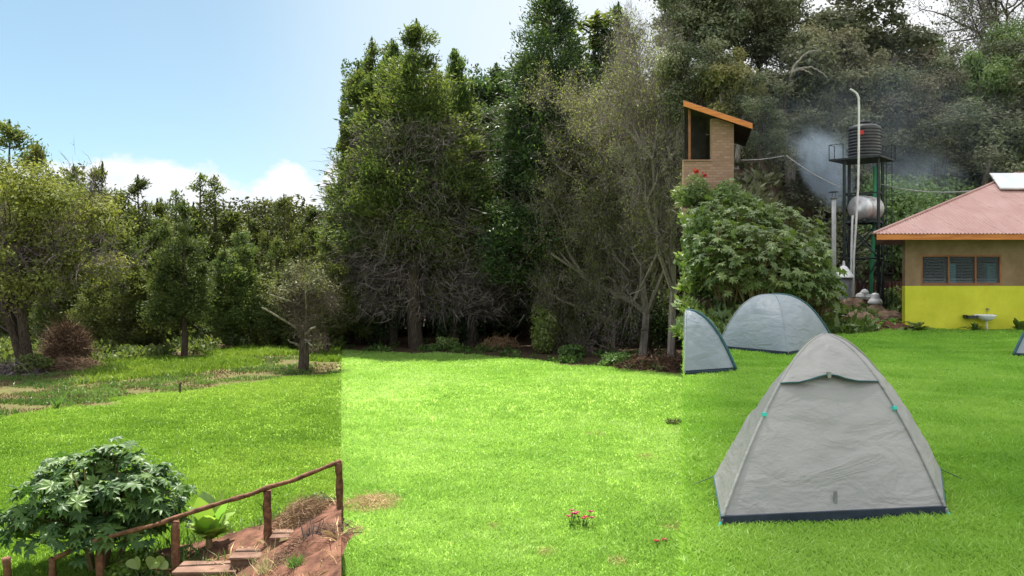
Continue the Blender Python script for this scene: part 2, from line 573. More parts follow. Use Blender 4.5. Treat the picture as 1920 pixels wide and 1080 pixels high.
def ground_mat():
    """colours chosen by the sheet's own vertex masks: lawn, brightened lawn, scruffy ground, else leaf litter"""
    m, k, out = new_mat('ground')
    co = k.n('ShaderNodeTexCoord').outputs['Object']
    at = lambda n: k.n('ShaderNodeAttribute', attribute_name=n).outputs['Fac']
    n1, n2, n3 = k.noise(co, .8, 6, .6), k.noise(co, 5, 6, .65), k.noise(co, 24, 4, .6)
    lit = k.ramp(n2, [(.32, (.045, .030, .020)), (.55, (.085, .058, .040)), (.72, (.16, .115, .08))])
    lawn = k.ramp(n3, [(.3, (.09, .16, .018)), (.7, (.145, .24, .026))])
    brt = k.ramp(n3, [(.3, (.19, .30, .055)), (.7, (.29, .42, .09))])  # ground of the middle lawn, lightened in colour as if more exposed
    ter = k.ramp(n3, [(.3, (.12, .22, .026)), (.7, (.20, .34, .04))])
    scr = k.mix(k.ramp(n2, [(.42, 0), (.60, 1)]), (.080, .047, .030), (.080, .110, .024))
    scr = k.mix(k.ramp(n1, [(.4, 0), (.65, .7)]), scr, (.095, .085, .034))
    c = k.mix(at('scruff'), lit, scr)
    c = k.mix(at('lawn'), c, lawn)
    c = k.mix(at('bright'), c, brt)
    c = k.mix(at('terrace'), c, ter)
    p = k.n('ShaderNodeBsdfPrincipled', i_Roughness=.95)
    p.inputs['Specular IOR Level'].default_value = .1
    k.put(p, 'Base Color', c)
    bp = k.n('ShaderNodeBump', i_Strength=.6, i_Distance=.06)
    k.put(bp, 'Height', k.math('ADD', n2, k.math('MULTIPLY', n3, .5)))
    k.put(p, 'Normal', bp.outputs[0])
    k.t.links.new(p.outputs[0], out.inputs[0])
    return m


M['ground'] = ground_mat()

# ------------------------------------------------------------------ the lie of the land
G = -3.0                                                # the meadow lies three metres below the camp terrace
SEAM_A, SEAM_B = -.2, .2                                # bearings (x/y) of the two terrain edges


def vnoise(x, y, s, seed=0):
    """smooth value noise on a lattice"""
    x, y = np.asarray(x, float) / s, np.asarray(y, float) / s
    xi, yi = np.floor(x).astype(int), np.floor(y).astype(int)
    fx, fy = x - xi, y - yi
    fx, fy = fx * fx * (3 - 2 * fx), fy * fy * (3 - 2 * fy)
    h = lambda a, b: np.modf(np.abs(np.sin(a * 127.1 + b * 311.7 + seed * 74.7) * 43758.5453))[0]
    return (h(xi, yi) * (1 - fx) + h(xi + 1, yi) * fx) * (1 - fy) + (h(xi, yi + 1) * (1 - fx) + h(xi + 1, yi + 1) * fx) * fy


def meadow_z(X, Y):
    return G + (vnoise(X, Y, 9, 3) - .5) * .28 * sstep(14, 30, Y) + (vnoise(X, Y, 2.2, 5) - .5) * .07


def lawn_edge(a):
    a = np.asarray(a, float)
    L = np.interp(a, [-.75, -.6, -.475, -.3875, -.3, -.2], [25, 27.5, 31, 33.4, 37.3, 39.8])
    Mi = np.interp(a, [-.2, -.0875, 0, .1, .2, .3], [54.5, 52, 48, 43.3, 40, 38])
    return np.where(a < SEAM_A, L, Mi)


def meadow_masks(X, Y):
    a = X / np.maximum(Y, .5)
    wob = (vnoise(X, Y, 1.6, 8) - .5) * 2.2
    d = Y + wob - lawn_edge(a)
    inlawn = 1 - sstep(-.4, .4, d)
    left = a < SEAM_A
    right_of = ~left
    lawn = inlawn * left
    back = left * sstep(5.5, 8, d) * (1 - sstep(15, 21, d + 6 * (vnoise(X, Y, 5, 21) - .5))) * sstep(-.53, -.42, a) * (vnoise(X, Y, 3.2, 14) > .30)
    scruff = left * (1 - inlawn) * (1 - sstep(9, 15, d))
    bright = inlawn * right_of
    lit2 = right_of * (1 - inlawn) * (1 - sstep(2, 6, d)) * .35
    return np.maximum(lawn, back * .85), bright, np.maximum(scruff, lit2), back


def set_attr(o, name, vals):
    at = o.data.attributes.new(name, 'FLOAT', 'POINT')
    at.data.foreach_set('value', np.asarray(vals, np.float32).ravel())


def uneven(lo, hi, fine_lo, fine_hi, step, grow=1.25):
    xs = list(np.arange(fine_lo, fine_hi + step / 2, step))
    s = step
    while xs[-1] < hi:
        s *= grow
        xs.append(xs[-1] + s)
    s = step
    while xs[0] > lo:
        s *= grow
        xs.insert(0, xs[0] - s)
    return np.array(xs)


gxs = uneven(-900, 900, -38, 14, .33)
gys = uneven(-60, 1500, 9, 64, .33)
GX, GY = np.meshgrid(gxs, gys, indexing='ij')
GZ = np.where((GY > 0) & (GY < 150), meadow_z(GX, GY), G)
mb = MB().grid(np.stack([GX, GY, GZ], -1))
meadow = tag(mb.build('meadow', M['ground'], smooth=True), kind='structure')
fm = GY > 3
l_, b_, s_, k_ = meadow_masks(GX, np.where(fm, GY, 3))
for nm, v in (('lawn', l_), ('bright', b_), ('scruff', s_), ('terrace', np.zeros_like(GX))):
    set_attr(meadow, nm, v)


def terrace_z(X, Y):
    a = X / np.maximum(Y, .5)
    lobe = sstep(20.5, 31, Y) * 4.2 * (1 - sstep(.285, .36, a))
    z = np.maximum(lobe + .40 * np.clip(Y - 36, 0, 34), .46 * np.clip(Y - 38, 0, 32))
    mound = .45 * np.exp(-(((X - 10.2) / 1.6) ** 2 + ((Y - 26.5) / 1.4) ** 2))
    return z + mound + (vnoise(X, Y, 3, 9) - .5) * .05 * sstep(6, 12, Y)


def terrace_mask(X, Y):
    a = X / np.maximum(Y, .5)
    lim = np.interp(a, [.2, .30, .38, .43, .46, .8], [20.5, 21.5, 22.6, 24.2, 26, 26])
    return 1 - sstep(-.3, .5, Y - lim + (vnoise(X, Y, .9, 2) - .5) * 1.2)


tys = np.concatenate([np.linspace(.4, 30, 170), np.linspace(30.4, 110, 90)])
tas = np.concatenate([[.2, .2], np.linspace(.2004, 1.0, 130)])
TA, TY = np.meshgrid(tas, tys, indexing='ij')
TX = TA * TY
TZ = terrace_z(TX, TY)
TZ[0] = G - 1
TZ[1] -= .07
mb = MB().grid(np.stack([TX, TY, TZ], -1))
terrace = tag(mb.build('terrace', M['ground'], smooth=False), kind='structure')
for nm, v in (('lawn', TZ * 0), ('bright', TZ * 0), ('scruff', .3 * (1 - sstep(27, 32, TY))), ('terrace', terrace_mask(TX, TY) * (np.arange(len(tas)) > 1)[:, None])):
    set_attr(terrace, nm, v)


# the soil bank that carries the steps, bottom left
def bank_z(X, Y):
    a = X / Y
    crest = np.interp(a, [-.62, -.45, -.41, -.3375, -.2875, -.25, -.2], [-3.3, -3.08, -2.88, -2.66, -2.38, -2.17, -1.95])
    z = crest - (crest - (G - .3)) * sstep(13.7, 15.0, Y)
    return z - .06 * np.maximum(0, 13.2 - Y) + (vnoise(X, Y, .5, 4) - .5) * .09 * sstep(-.47, -.4, a) + (vnoise(X, Y, .17, 6) - .5) * .05


bys = np.linspace(8.5, 15.1, 110)
bas = np.concatenate([np.linspace(-.5, -.2, 130), [-.1999]])
BA, BY = np.meshgrid(bas, bys, indexing='ij')
BX = BA * BY
BZ = bank_z(BX, BY)
BZ[-1] = G - 1
bank = tag(MB().grid(np.stack([BX, BY, BZ], -1)).build('soil_bank', M['soil'], smooth=False), kind='structure')


# ------------------------------------------------------------------ grass
def blades(name, mt, a0, a1, y0, y1, n, keep, zf, h0, h1, w0, seed, lean=.5, wk=.00075, kind_tint=None):
    rg = rad(seed)
    a = rg.uniform(a0, a1, n)
    Y = y0 * (y1 / y0) ** rg.uniform(0, 1, n)
    X = a * Y
    k = keep(X, Y) > rg.uniform(0, 1, n)
    X, Y = X[k], Y[k]
    n = len(X)
    Z = zf(X, Y) - .005
    h = rg.uniform(h0, h1, n) * (.75 + .5 * vnoise(X, Y, 1.1, seed)) * (1 + .012 * Y) * (.6 + .8 * vnoise(X, Y, .28, seed + 6))
    wd = (w0 + wk * Y) * rg.uniform(.7, 1.3, n)
    th = rg.uniform(0, 2 * np.pi, n)
    B = np.stack([np.cos(th), np.sin(th), np.zeros(n)], 1) * wd[:, None] / 2
    P = np.stack([X, Y, Z], 1)
    ph = rg.uniform(0, 2 * np.pi, n)
    ln = rg.uniform(0, lean, n) * h * 1.6
    tip = P + np.stack([np.cos(ph) * ln, np.sin(ph) * ln, h], 1)
    mid = P + np.stack([np.cos(ph) * ln * .3, np.sin(ph) * ln * .3, h * .6], 1)
    V = np.stack([P - B, P + B, mid + B * .8, tip, mid - B * .8], 1)
    t = np.clip(.5 + .5 * (vnoise(X, Y, 6.5, seed + 4) - .5) + .6 * (vnoise(X, Y, 2.2, seed + 1) - .5) + .5 * (vnoise(X, Y, .6, seed + 2) - .5) + rg.normal(0, .11, n), 0, 1)
    mb = MB().add(V.reshape(-1, 3), [np.arange(5 * n).reshape(n, 5)], t)
    return tag(mb.build(name, mt), kind='stuff')


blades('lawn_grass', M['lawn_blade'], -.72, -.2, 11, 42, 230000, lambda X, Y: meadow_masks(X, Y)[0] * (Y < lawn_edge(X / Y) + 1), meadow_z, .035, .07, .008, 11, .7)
blades('meadow_grass', M['brightened_blade'], -.2, .2, 11, 56, 260000, lambda X, Y: meadow_masks(X, Y)[1], meadow_z, .04, .085, .008, 12, .7)
blades('far_grass', M['lawn_blade'], -.6, -.2, 36, 62, 90000, lambda X, Y: meadow_masks(X, Y)[3], meadow_z, .08, .2, .02, 13, .6)
blades('scruffy_grass', M['weed'], -.7, -.2, 25, 50, 60000, lambda X, Y: meadow_masks(X, Y)[2] * (vnoise(X, Y, 1.3, 31) > .45) * .8, meadow_z, .05, .14, .012, 14, .8)
blades('dry_grass', M['drygrass'], -.7, -.2, 25, 50, 30000, lambda X, Y: meadow_masks(X, Y)[2] * (vnoise(X, Y, 1.7, 33) > .5) * .7, meadow_z, .03, .09, .012, 15, 1.2)
blades('terrace_grass', M['terrace_blade'], .2005, .95, 3.2, 29, 580000, lambda X, Y: terrace_mask(X, Y), terrace_z, .024, .056, .0055, 16, .8, .0009)


def bank_keep(X, Y):
    a = X / Y
    return np.clip((vnoise(X, Y, .5, 41) - .45) * 3, 0, 1) * np.clip(sstep(-.31, -.40, a) + sstep(13.4, 14, Y), 0, 1)


blades('bank_grass', M['weed'], -.5, -.2, 10, 15, 9000, bank_keep, bank_z, .06, .22, .008, 17, .9)
blades('bank_straw', M['straw'], -.44, -.2, 10.5, 14.6, 5000, lambda X, Y: np.clip((vnoise(X, Y, .7, 45) - .42) * 2, 0, 1), bank_z, .02, .12, .006, 18, 2.2)


def scatter_plants(name, mt, pts, seed, size=.28, leaf=.16, per=26):
    """low leafy undergrowth nobody could count"""
    rg = rad(seed)
    mb = MB()
    n = len(pts)
    C = np.repeat(pts, per, 0)
    sc = np.repeat(rg.uniform(.5, 1.5, n), per)
    D = rg.normal(size=(n * per, 3))
    D[:, 2] = np.abs(D[:, 2]) + .25
    D /= np.linalg.norm(D, axis=1)[:, None]
    rr = rg.uniform(.3, 1, n * per) * sc * size
    P = C + D * rr[:, None]
    N = rg.normal(size=D.shape) * .6 + np.array([0, 0, 1])
    tn = np.clip(np.repeat(rg.uniform(.2, .8, n), per) + rg.normal(0, .2, n * per), 0, 1)
    mb.leaves(P, D + rg.normal(size=D.shape) * .5, N, leaf * sc * rg.uniform(.7, 1.3, n * per), leaf * .5 * sc, tn)
    return tag(mb.build(name, mt), kind='stuff')


def pts_in(a0, a1, y0, y1, n, seed, keep=None, zf=meadow_z):
    rg = rad(seed)
    a = rg.uniform(a0, a1, n)
    Y = rg.uniform(y0, y1, n)
    X = a * Y
    if keep is not None:
        k = keep(X, Y) > rg.uniform(0, 1, n)
        X, Y = X[k], Y[k]
    return np.stack([X, Y, zf(X, Y)], 1)


past = lambda lo, hi: (lambda X, Y: ((Y > lawn_edge(X / Y) + lo) & (Y < lawn_edge(X / Y) + hi)) * (vnoise(X, Y, 2.3, 51) > .42))
scatter_plants('undergrowth', M['weed'], pts_in(-.2, .2, 40, 62, 700, 61, past(.3, 9)), 62, .35, .2)
scatter_plants('undergrowth', M['cedar'], pts_in(-.66, -.2, 40, 70, 2600, 63, past(14, 40)), 64, .6, .26)
scatter_plants('undergrowth', M['castor2'], pts_in(.2, .42, 20.5, 31, 900, 65, lambda X, Y: (1 - terrace_mask(X, Y)) * .75, terrace_z), 66, .3, .2)
scatter_plants('undergrowth', M['hillgreen'], pts_in(.33, .62, 27, 40, 420, 67, lambda X, Y: (vnoise(X, Y, 2, 71) > .45) * (1 - terrace_mask(X, Y)), terrace_z), 68, .35, .22)

scatter_plants('undergrowth', M['hill'], pts_in(.2, .66, 31, 62, 1500, 69, lambda X, Y: (Y > 40) | (X / Y < .33), terrace_z), 70, .55, .3)

# ------------------------------------------------------------------ trees
def wobble(p0, p1, n, amp, rg):
    t = np.linspace(0, 1, n)[:, None]
    P = np.asarray(p0) * (1 - t) + np.asarray(p1) * t
    o = np.cumsum(rg.normal(0, amp, (n, 3)), 0)
    o -= o[0] + (o[-1] - o[0]) * t
    return P + o * np.array([1, 1, .3])


def conifer(seed, H, R, zb=.2, leaders=6, per=110, spray=.5, spread=.7, dead=0, clip=None, main=26):
    """juniper / cedar: several spiry leaders of drooping sprays round one trunk"""
    rg = rad(seed)
    tk, cr, dd = MB(), MB(), MB()
    tr = wobble((0, 0, -.4), (0, 0, H * .95), 9, .05 * H / 10, rg)
    tk.tube(tr, np.linspace(H * .022 + .06, .03, 9), 8)
    L = [(0.0, 0.0, H, R, main)]
    for i in range(leaders):
        an, off = rg.uniform(0, 6.28), R * rg.uniform(.25, spread)
        L.append((off * math.cos(an), off * math.sin(an), H * rg.uniform(.62, .96) * (1 - .22 * off / R), R * rg.uniform(.42, .62), 17))
    for lx, ly, h, r, nc in L:
        for c in range(nc):
            t = rg.uniform(0, 1) ** .8
            z = zb * H + t * (h - zb * H)
            rr = (r * (1 - t) ** .62 + .15) * rg.uniform(.5, 1.18)
            if t < .15:
                rr *= .6 + t * 2.6
            an = rg.uniform(0, 6.28)
            out = np.array([math.cos(an), math.sin(an), 0])
            ctr = np.array([lx, ly, z]) + out * rr * .78
            sz = .24 + .30 * rr ** .8
            n = int(per * rg.uniform(.7, 1.3))
            P = ctr + rg.normal(size=(n, 3)) * sz * np.array([.62, .62, .52]) + out * (rg.uniform(-.5, .5, n) * sz)[:, None]
            D = out * .9 + rg.normal(size=(n, 3)) * .6 + np.array([0, 0, .65 - .5 * (1 - t)])
            N = rg.normal(size=(n, 3)) + np.array([0, 0, .5])
            tn = np.clip(rg.uniform(.2, .8) + rg.normal(0, .18, n), 0, 1)
            sl_ = spray * rg.uniform(.55, 1.2, n)
            cr.leaves(P, D, N, sl_, sl_ * rg.uniform(.24, .38, n), tn)
            if c % 2 == 0:
                tk.tube(wobble((lx * .5, ly * .5, max(.5, z - rr * .35)), ctr, 4, .05, rg), [.05 + .012 * rr, .04, .03, .015], 4, False)
        # the tip of the leader
        n = int(per * .8)
        zz = rg.uniform(0, 1, n) ** .7
        P = np.stack([lx + rg.normal(0, .2, n) * (1.05 - zz), ly + rg.normal(0, .2, n) * (1.05 - zz), h - 1.5 + 1.9 * zz], 1)
        cr.leaves(P, rg.normal(size=(n, 3)) * .5 + np.array([0, 0, 1.0]), rg.normal(size=(n, 3)), spray * .8, spray * .22, np.clip(rg.normal(.55, .2, n), 0, 1))
    if dead:
        n = dead
        t = rg.uniform(0, 1, n)
        an = rg.uniform(0, 6.28, n)
        z = H * (.10 + .58 * t)
        rr = R * (.35 + .75 * rg.uniform(0, 1, n) ** .6) * (1.05 - .35 * t)
        P = np.stack([np.cos(an) * rr, np.sin(an) * rr, z], 1)
        D = np.stack([np.cos(an), np.sin(an), rg.normal(-.15, .6, n)], 1) + rg.normal(size=(n, 3)) * .55
        dd.twigs(P, D, rg.uniform(.35, 1.3, n), rg.uniform(.010, .026, n), rg, .22, np.clip(rg.normal(.5, .25, n), 0, 1))
        for i in range(45):
            a2 = rg.uniform(0, 6.28)
            z2 = H * rg.uniform(.12, .6)
            r2 = R * rg.uniform(.6, 1.05)
            dd.tube(wobble((0, 0, z2), (math.cos(a2) * r2, math.sin(a2) * r2, z2 + rg.uniform(-.8, .8)), 5, .12, rg), np.linspace(.035, .008, 5), 4, False, .55)
    return tk, cr, dd


def broadleaf(seed, H, R, zb=.35, clumps=34, per=620, leaf=.2, stems=1, squash=.8, gap=.0, lump=.30, top=None):
    """rounded crown of separate leaf clumps carried on limbs"""
    rg = rad(seed)
    tk, cr = MB(), MB()
    zc = H * (1 + zb) / 2
    hz = H * (1 - zb) / 2
    forks = []
    for s_i in range(stems):
        an = rg.uniform(0, 6.28)
        lean = (0 if stems == 1 else R * rg.uniform(.2, .45))
        top_p = (math.cos(an) * lean, math.sin(an) * lean, H * (zb + .45 * (1 - zb)))
        P = wobble((math.cos(an) * .12 * (stems > 1), math.sin(an) * .12 * (stems > 1), -.3), top_p, 7, .05 * H / 8, rg)
        tk.tube(P, np.linspace(H * .024 + .04, H * .009 + .02, 7), 8)
        forks.append(P)
    for c in range(clumps):
        d = rg.normal(size=3)
        d /= np.linalg.norm(d)
        rr = rg.uniform(.45, .95) if c % 4 else rg.uniform(.15, .5)
        ctr = np.array([d[0] * R * rr, d[1] * R * rr, zc + d[2] * hz * rr])
        rc = R * lump * rg.uniform(.65, 1.25)
        n = int(per * (rc / (R * lump)) ** 2)
        q = rg.normal(size=(n, 3))
        q /= np.linalg.norm(q, axis=1)[:, None]
        q[:, 2] = np.where(rg.uniform(0, 1, n) < .55, np.abs(q[:, 2]), q[:, 2])
        rs = rc * (rg.uniform(.3, 1.0, n) ** .5) * (1 + .25 * rg.normal(size=n))
        P = ctr + q * rs[:, None] * np.array([1, 1, squash])
        N = q + rg.normal(size=(n, 3)) * .55 + np.array([0, 0, .4])
        T = rg.normal(size=(n, 3)) + np.array([0, 0, -.3])
        T -= N * (np.sum(T * N, 1) / np.sum(N * N, 1))[:, None]
        tn = np.clip(rg.uniform(.05, .95) + rg.normal(0, .17, n), 0, 1)
        ll = leaf * rg.uniform(.6, 1.3, n)
        cr.leaves(P, T, N, ll, ll * rg.uniform(.4, .6, n), tn)
        st = forks[c % stems]
        b0 = st[rg.integers(3, 7)]
        tk.tube(wobble(b0, ctr, 5, .06 * R / 2, rg), np.linspace(.035 + .011 * R, .012, 5), 5, False)
    return tk, cr


def twig_tree(seed, H, R, levels=5, up=.5, leafn=0, leaf=.16, tw=.028, kids=4, forks0=7, zb=.12, fill=12):
    """an almost bare, finely branched tree"""
    rg = rad(seed)
    tk, tw_mb, cr = MB(), MB(), MB()
    tips = []

    def grow(p, d, ln, r, lv):
        e = p + d * ln
        P = wobble(p, e, 4, ln * .06, rg)
        if lv <= 2:
            tk.tube(P, np.linspace(r, r * .6, 4), 6 if lv < 2 else 4, False)
        else:
            tw_mb.twigs(np.array([p]), np.array([d]), ln, max(tw, r * 2), rg, .2, rg.uniform(.3, .9))
        if lv >= levels:
            tips.append((e, d))
            return
        for i in range(kids if lv else forks0):
            nd = d * (.75 if lv else .5) + rg.normal(size=3) * (.55 if lv else .65) + np.array([0, 0, up * .35])
            nd /= np.linalg.norm(nd)
            q = P[rg.integers(1, 4)] if lv else P[rg.integers(1, 4)]
            grow(q, nd, ln * rg.uniform(.5, .8), r * .55, lv + 1)

    grow(np.array([0, 0, -.3]), np.array([rg.normal(0, .06), rg.normal(0, .06), 1.0]), H * .42, H * .017 + .03, 0)
    E = np.array([t[0] for t in tips])
    D = np.array([t[1] for t in tips])
    n = len(E) * fill
    i = rg.integers(0, len(E), n)
    P = E[i] + rg.normal(size=(n, 3)) * .22
    tw_mb.twigs(P, D[i] + rg.normal(size=(n, 3)) * .6, rg.uniform(.2, .7, n), tw * .7, rg, .35, np.clip(rg.normal(.55, .25, n), 0, 1))
    zt = np.percentile(E[:, 2], 98)
    k_ = H / zt
    for m_ in (tk, tw_mb):
        m_.v = [v * np.array([1, 1, k_]) for v in m_.v]
    E = E * np.array([1, 1, k_])
    if leafn:
        i = rg.integers(0, len(E), leafn)
        P = E[i] + rg.normal(size=(leafn, 3)) * .3
        ll = leaf * rg.uniform(.6, 1.3, leafn)
        tnt = np.clip(np.modf(np.abs(np.sin(i * 12.9) * 43758.5))[0] * .6 + .2 + rg.normal(0, .15, leafn), 0, 1)
        cr.leaves(P, rg.normal(size=(leafn, 3)) + np.array([0, 0, -.3]), rg.normal(size=(leafn, 3)) + np.array([0, 0, .6]), ll, ll * .5, tnt)
    return tk, tw_mb, cr


def plant_tree(name, parts, loc, label, cat, group=None, rz=0.0, sc=(1, 1, 1)):
    root = empty(name, loc, rz)
    root.scale = sc
    tag(root, label, cat, group)
    for nm, mb, mt in parts:
        if mb.n:
            mb.build(nm, mt, root)
    return root


def clip_mb(mb, fn):
    """drop leaves and twigs (whole faces) whose first corner fails fn"""
    V = np.concatenate(mb.v)
    nf, nt = [], []
    for f, t in zip(mb.f, mb.tint):
        k = fn(V[f[:, 0]])
        nf.append(f[k])
        nt.append(t[k])
    mb.f, mb.tint = nf, nt
    return mb


GR_L = 'trees along the far side of the left meadow'
GR_M = 'tall junipers behind the bright lawn'
GR_H = 'trees on the wooded hillside behind the camp'

# ---- left meadow: prototypes, then copies
P_con = {}


def proto_conifer(key, seed, mt, **kw):
    P_con[key] = (conifer(seed, **kw), mt)


made = {}


def put_conifer(key, x, Y, top_y, label, name='cedar_tree', group=GR_L, wide=1.0, rz=0.0, z=None, cat='tree'):
    """stand a conifer of prototype 'key' at depth Y so that its tip reaches the height seen"""
    (tk, cr, dd), mt = P_con[key]
    X = gx(x, Y)
    z0 = float(meadow_z(X, Y)) if z is None else z
    H = np.concatenate(cr.v)[:, 2].max()
    want = px(x, top_y, Y)[2] - z0
    s = want / H
    if key not in made:
        r = plant_tree(name, [('trunk', tk, M['bark']), ('crown', cr, mt), ('dead_twigs', dd, M['deadwood'])], (X, Y, z0), label, cat, group, rz, (s * wide, s * wide, s))
        made[key] = r
    else:
        r = copy_tree(made[key], (X, Y, z0), rz, (s * wide, s * wide, s))
        r.name = name
        tag(r, label, cat, group)
    return r


P_bro = {}
made_b = {}


def put_broad(key, x, Y, top_y, label, name='broadleaf_tree', group=GR_H, wide=1.0, rz=0.0, z=None, mt=None, cat='tree'):
    tk, cr = P_bro[key]
    X = gx(x, Y)
    z0 = float(terrace_z(X, Y)) if z is None else z
    H = np.concatenate(cr.v)[:, 2].max()
    s = (px(x, top_y, Y)[2] - z0) / H
    k2 = (key, mt.name)
    if k2 not in made_b:
        made_b[k2] = plant_tree(name, [('trunk', tk, M['palebark'] if key in ('hb', 'hc') else M['bark']), ('crown', cr, mt)], (X, Y, z0), label, cat, group, rz, (s * wide, s * wide, s))
        return made_b[k2]
    r = copy_tree(made_b[k2], (X, Y, z0), rz, (s * wide, s * wide, s))
    r.name = name
    return tag(r, label, cat, group)


proto_conifer('ca', 101, M['cedar'], H=14, R=4.2, zb=.12, leaders=8, per=190, spray=.4, main=40)
proto_conifer('cb', 102, M['deepcedar'], H=14, R=3.8, zb=.20, leaders=7, per=200, spray=.4, main=40)
proto_conifer('cc', 103, M['cedar'], H=14, R=5.0, zb=.08, leaders=11, per=180, spray=.4, spread=.85, main=36)
proto_conifer('thin', 104, M['cedar'], H=14, R=2.3, zb=.3, leaders=4, per=80, spray=.4, main=26)

# far row, left
for a_ in [
    ('cc', 18, 64, 222, 'tallest dark green tree at the left edge against the blue sky', 1.05, .3),
    ('cc', 70, 60, 262, 'dark bushy cedar beside the tallest tree at left', .8, 1.1),
    ('thin', 138, 64, 305, 'thin cedar tip rising just right of the olive tree top', .9, 2.0),
    ('ca', 192, 62, 300, 'pointed cedar whose spire stands before the long white cloud', .85, 3.1),
    ('cb', 258, 60, 325, 'round headed dark cedar left of the gap in the tree line', .95, 4.4),
    ('thin', 302, 66, 368, 'small thin cedar standing in the tree line gap', .7, .9),
    ('thin', 330, 62, 352, 'spindly see-through cedar, leftmost spire of the central cluster', 1.1, 5.1),
    ('thin', 376, 61, 322, 'spindly cedar with the highest spire of the central cluster', 1.3, 1.7),
    ('thin', 402, 62, 326, 'spindly cedar, rightmost spire of the central cluster', 1.4, 3.9),
    ('ca', 466, 66, 402, 'low dark cedar under the cloud in the tree line dip', 1.2, .5),
    ('cc', 532, 60, 362, 'round topped dark tree against cloud right of the dip', .75, 2.5),
    ('cb', 585, 62, 382, 'dark cedar between two round topped trees under the cloud', 1.0, 3.3),
    ('cc', 622, 58, 345, 'dark cedar with rising crown where left meadow meets tall junipers', .7, 5.6),
]:
    put_conifer(a_[0], a_[1], a_[2], a_[3], a_[4], wide=a_[5] * (.85 if a_[0] == 'thin' else 1.0), rz=a_[6])
# nearer row, left
for a_ in [
    ('cb', 345, 49, 372, 'dark upright cedar on bare trunk shading the sunny grass', 1.1, 2.2),
    ('cc', 232, 53, 430, 'bushy green cedar between olive tree and upright dark cedar', 1.15, .2),
    ('ca', 445, 55, 425, 'mid green cedar right of the upright dark cedar', 1.25, 1.3),
    ('cc', 520, 56, 440, 'wide dark cedar behind the small tree with cut branches', 1.1, 4.0),
    ('ca', 300, 57, 400, 'yellowish green cedar behind the upright dark cedar', 1.2, 5.3),
    ('cb', 612, 52, 440, 'dark cedar on thin trunk at the right end of left meadow', 1.3, .7),
    ('cc', 140, 56, 440, 'dark cedar in the shade behind the brown dead bush', 1.0, 2.9),
]:
    put_conifer(a_[0], a_[1], a_[2], a_[3], a_[4], wide=a_[5] * .82, rz=a_[6])



def far_wood(mt, a0, a1, y0, y1, top_fn, n, seed):
    rg = rad(seed)
    a, Y = rg.uniform(a0, a1, n), rg.uniform(y0, y1, n)
    X = a * Y
    zt = np.array([CZ - (top_fn(v) - HY) / F * y1 for v in a]) + (vnoise(X, Y, 3.2, seed) - .5) * 5 + (vnoise(X, Y, 1.1, seed) - .5) * 2
    Z = G + (zt - G) * rg.uniform(0, 1, n)
    P = np.stack([X, Y, Z], 1)
    t = np.clip(vnoise(X, Z, 1.3, seed) * .7 + rg.normal(.15, .2, n), 0, 1)
    mb = MB().leaves(P, rg.normal(size=(n, 3)), rg.normal(size=(n, 3)) + np.array([0, -.3, .5]), rg.uniform(.2, .55, n), rg.uniform(.1, .24, n), t)
    return tag(mb.build('far_wood', mt), kind='stuff')


far_wood(M['deepcedar'], -.68, -.2, 68, 74, lambda a: 428 if a > -.5 else 370, 130000, 801)
far_wood(M['darkjuniper'], -.2, .2, 70, 76, lambda a: 170, 170000, 802)

# big olive tree, far left
tk, cr = broadleaf(131, 10.9, 4.9, .20, 84, 520, .19, 4, .75, lump=.23)
tkb, twb, _ = twig_tree(132, 9.2, 4, 4, .5, 0, fill=14, forks0=6)
X = gx(52, 42.8)
plant_tree('olive_tree', [('trunk', tk, M['bark']), ('crown', cr, M['olive']), ('bare_twigs', twb, M['deadwood'])], (X, 42.8, float(meadow_z(X, 42.8))),
           'large pale olive green tree with forking dark trunk at meadow edge', 'tree')
# small tree with pale cut branches
rg = rad(140)
tk, cr = broadleaf(141, 5.5, 2.3, .42, 40, 75, .13, 1, .9, lump=.24)
_, twb, _ = twig_tree(142, 4.6, 2, 5, .5, 0, .14, .022, 4, 6, fill=4)
twb.v = [v * np.array([.75, .75, .7]) + np.array([0, 0, 1.7]) for v in twb.v]
tk.tube(wobble((0, 0, -.2), (.28, -.1, 4.3), 8, .03, rg), [.30, .24, .20, .18, .16, .13, .10, .06], 9)
root = plant_tree('small_tree', [('trunk', tk, M['bark']), ('crown', cr, M['smalltree']), ('bare_twigs', twb, M['darktwig'])], (gx(566, 41.6), 41.6, float(meadow_z(gx(566, 41.6), 41.6))),
                  'small twiggy tree with pale sawn branches on sunny grass', 'tree')
cb = MB()
for p, q, r in [((0, 0, 1.9), (-1.35, -2.0, 3.15), .06), ((.1, 0, 1.75), (1.1, -2.0, 2.25), .06), ((.2, -.2, 3.2), (-1.0, -1.9, 3.75), .05), ((.05, 0, 1.6), (.7, -.9, 1.30), .05), ((-.1, 0, 1.2), (-.5, -.6, 1.55), .045), ((.05, 0, 1.35), (.6, -.8, 1.55), .04), ((.25, -.3, 2.4), (.55, -1.4, 4.3), .05)]:
    cb.tube(wobble(p, q, 6, .05, rg), np.linspace(r, r * .7, 6), 6)
cb.build('cut_branch', M['palebark'], root)
# brown dead bush
rg = rad(150)
n = 5200
D = rg.normal(size=(n, 3))
D[:, 2] = np.abs(D[:, 2]) * 1.2
D /= np.linalg.norm(D, axis=1)[:, None]
P = D * (rg.uniform(.1, 1, n) ** .6)[:, None] * np.array([1.25, 1.1, 2.1])
db = MB().twigs(P, D + rg.normal(size=(n, 3)) * .7, rg.uniform(.3, .8, n), .028, rg, .5, np.clip(rg.normal(.45, .25, n), 0, 1))
o = db.build('dead_bush', M['brownbrush'], loc=(gx(127, 47), 47, float(meadow_z(gx(127, 47), 47)) - .1))
tag(o, 'dome of brown dead twigs beside the olive tree trunk', 'bush')


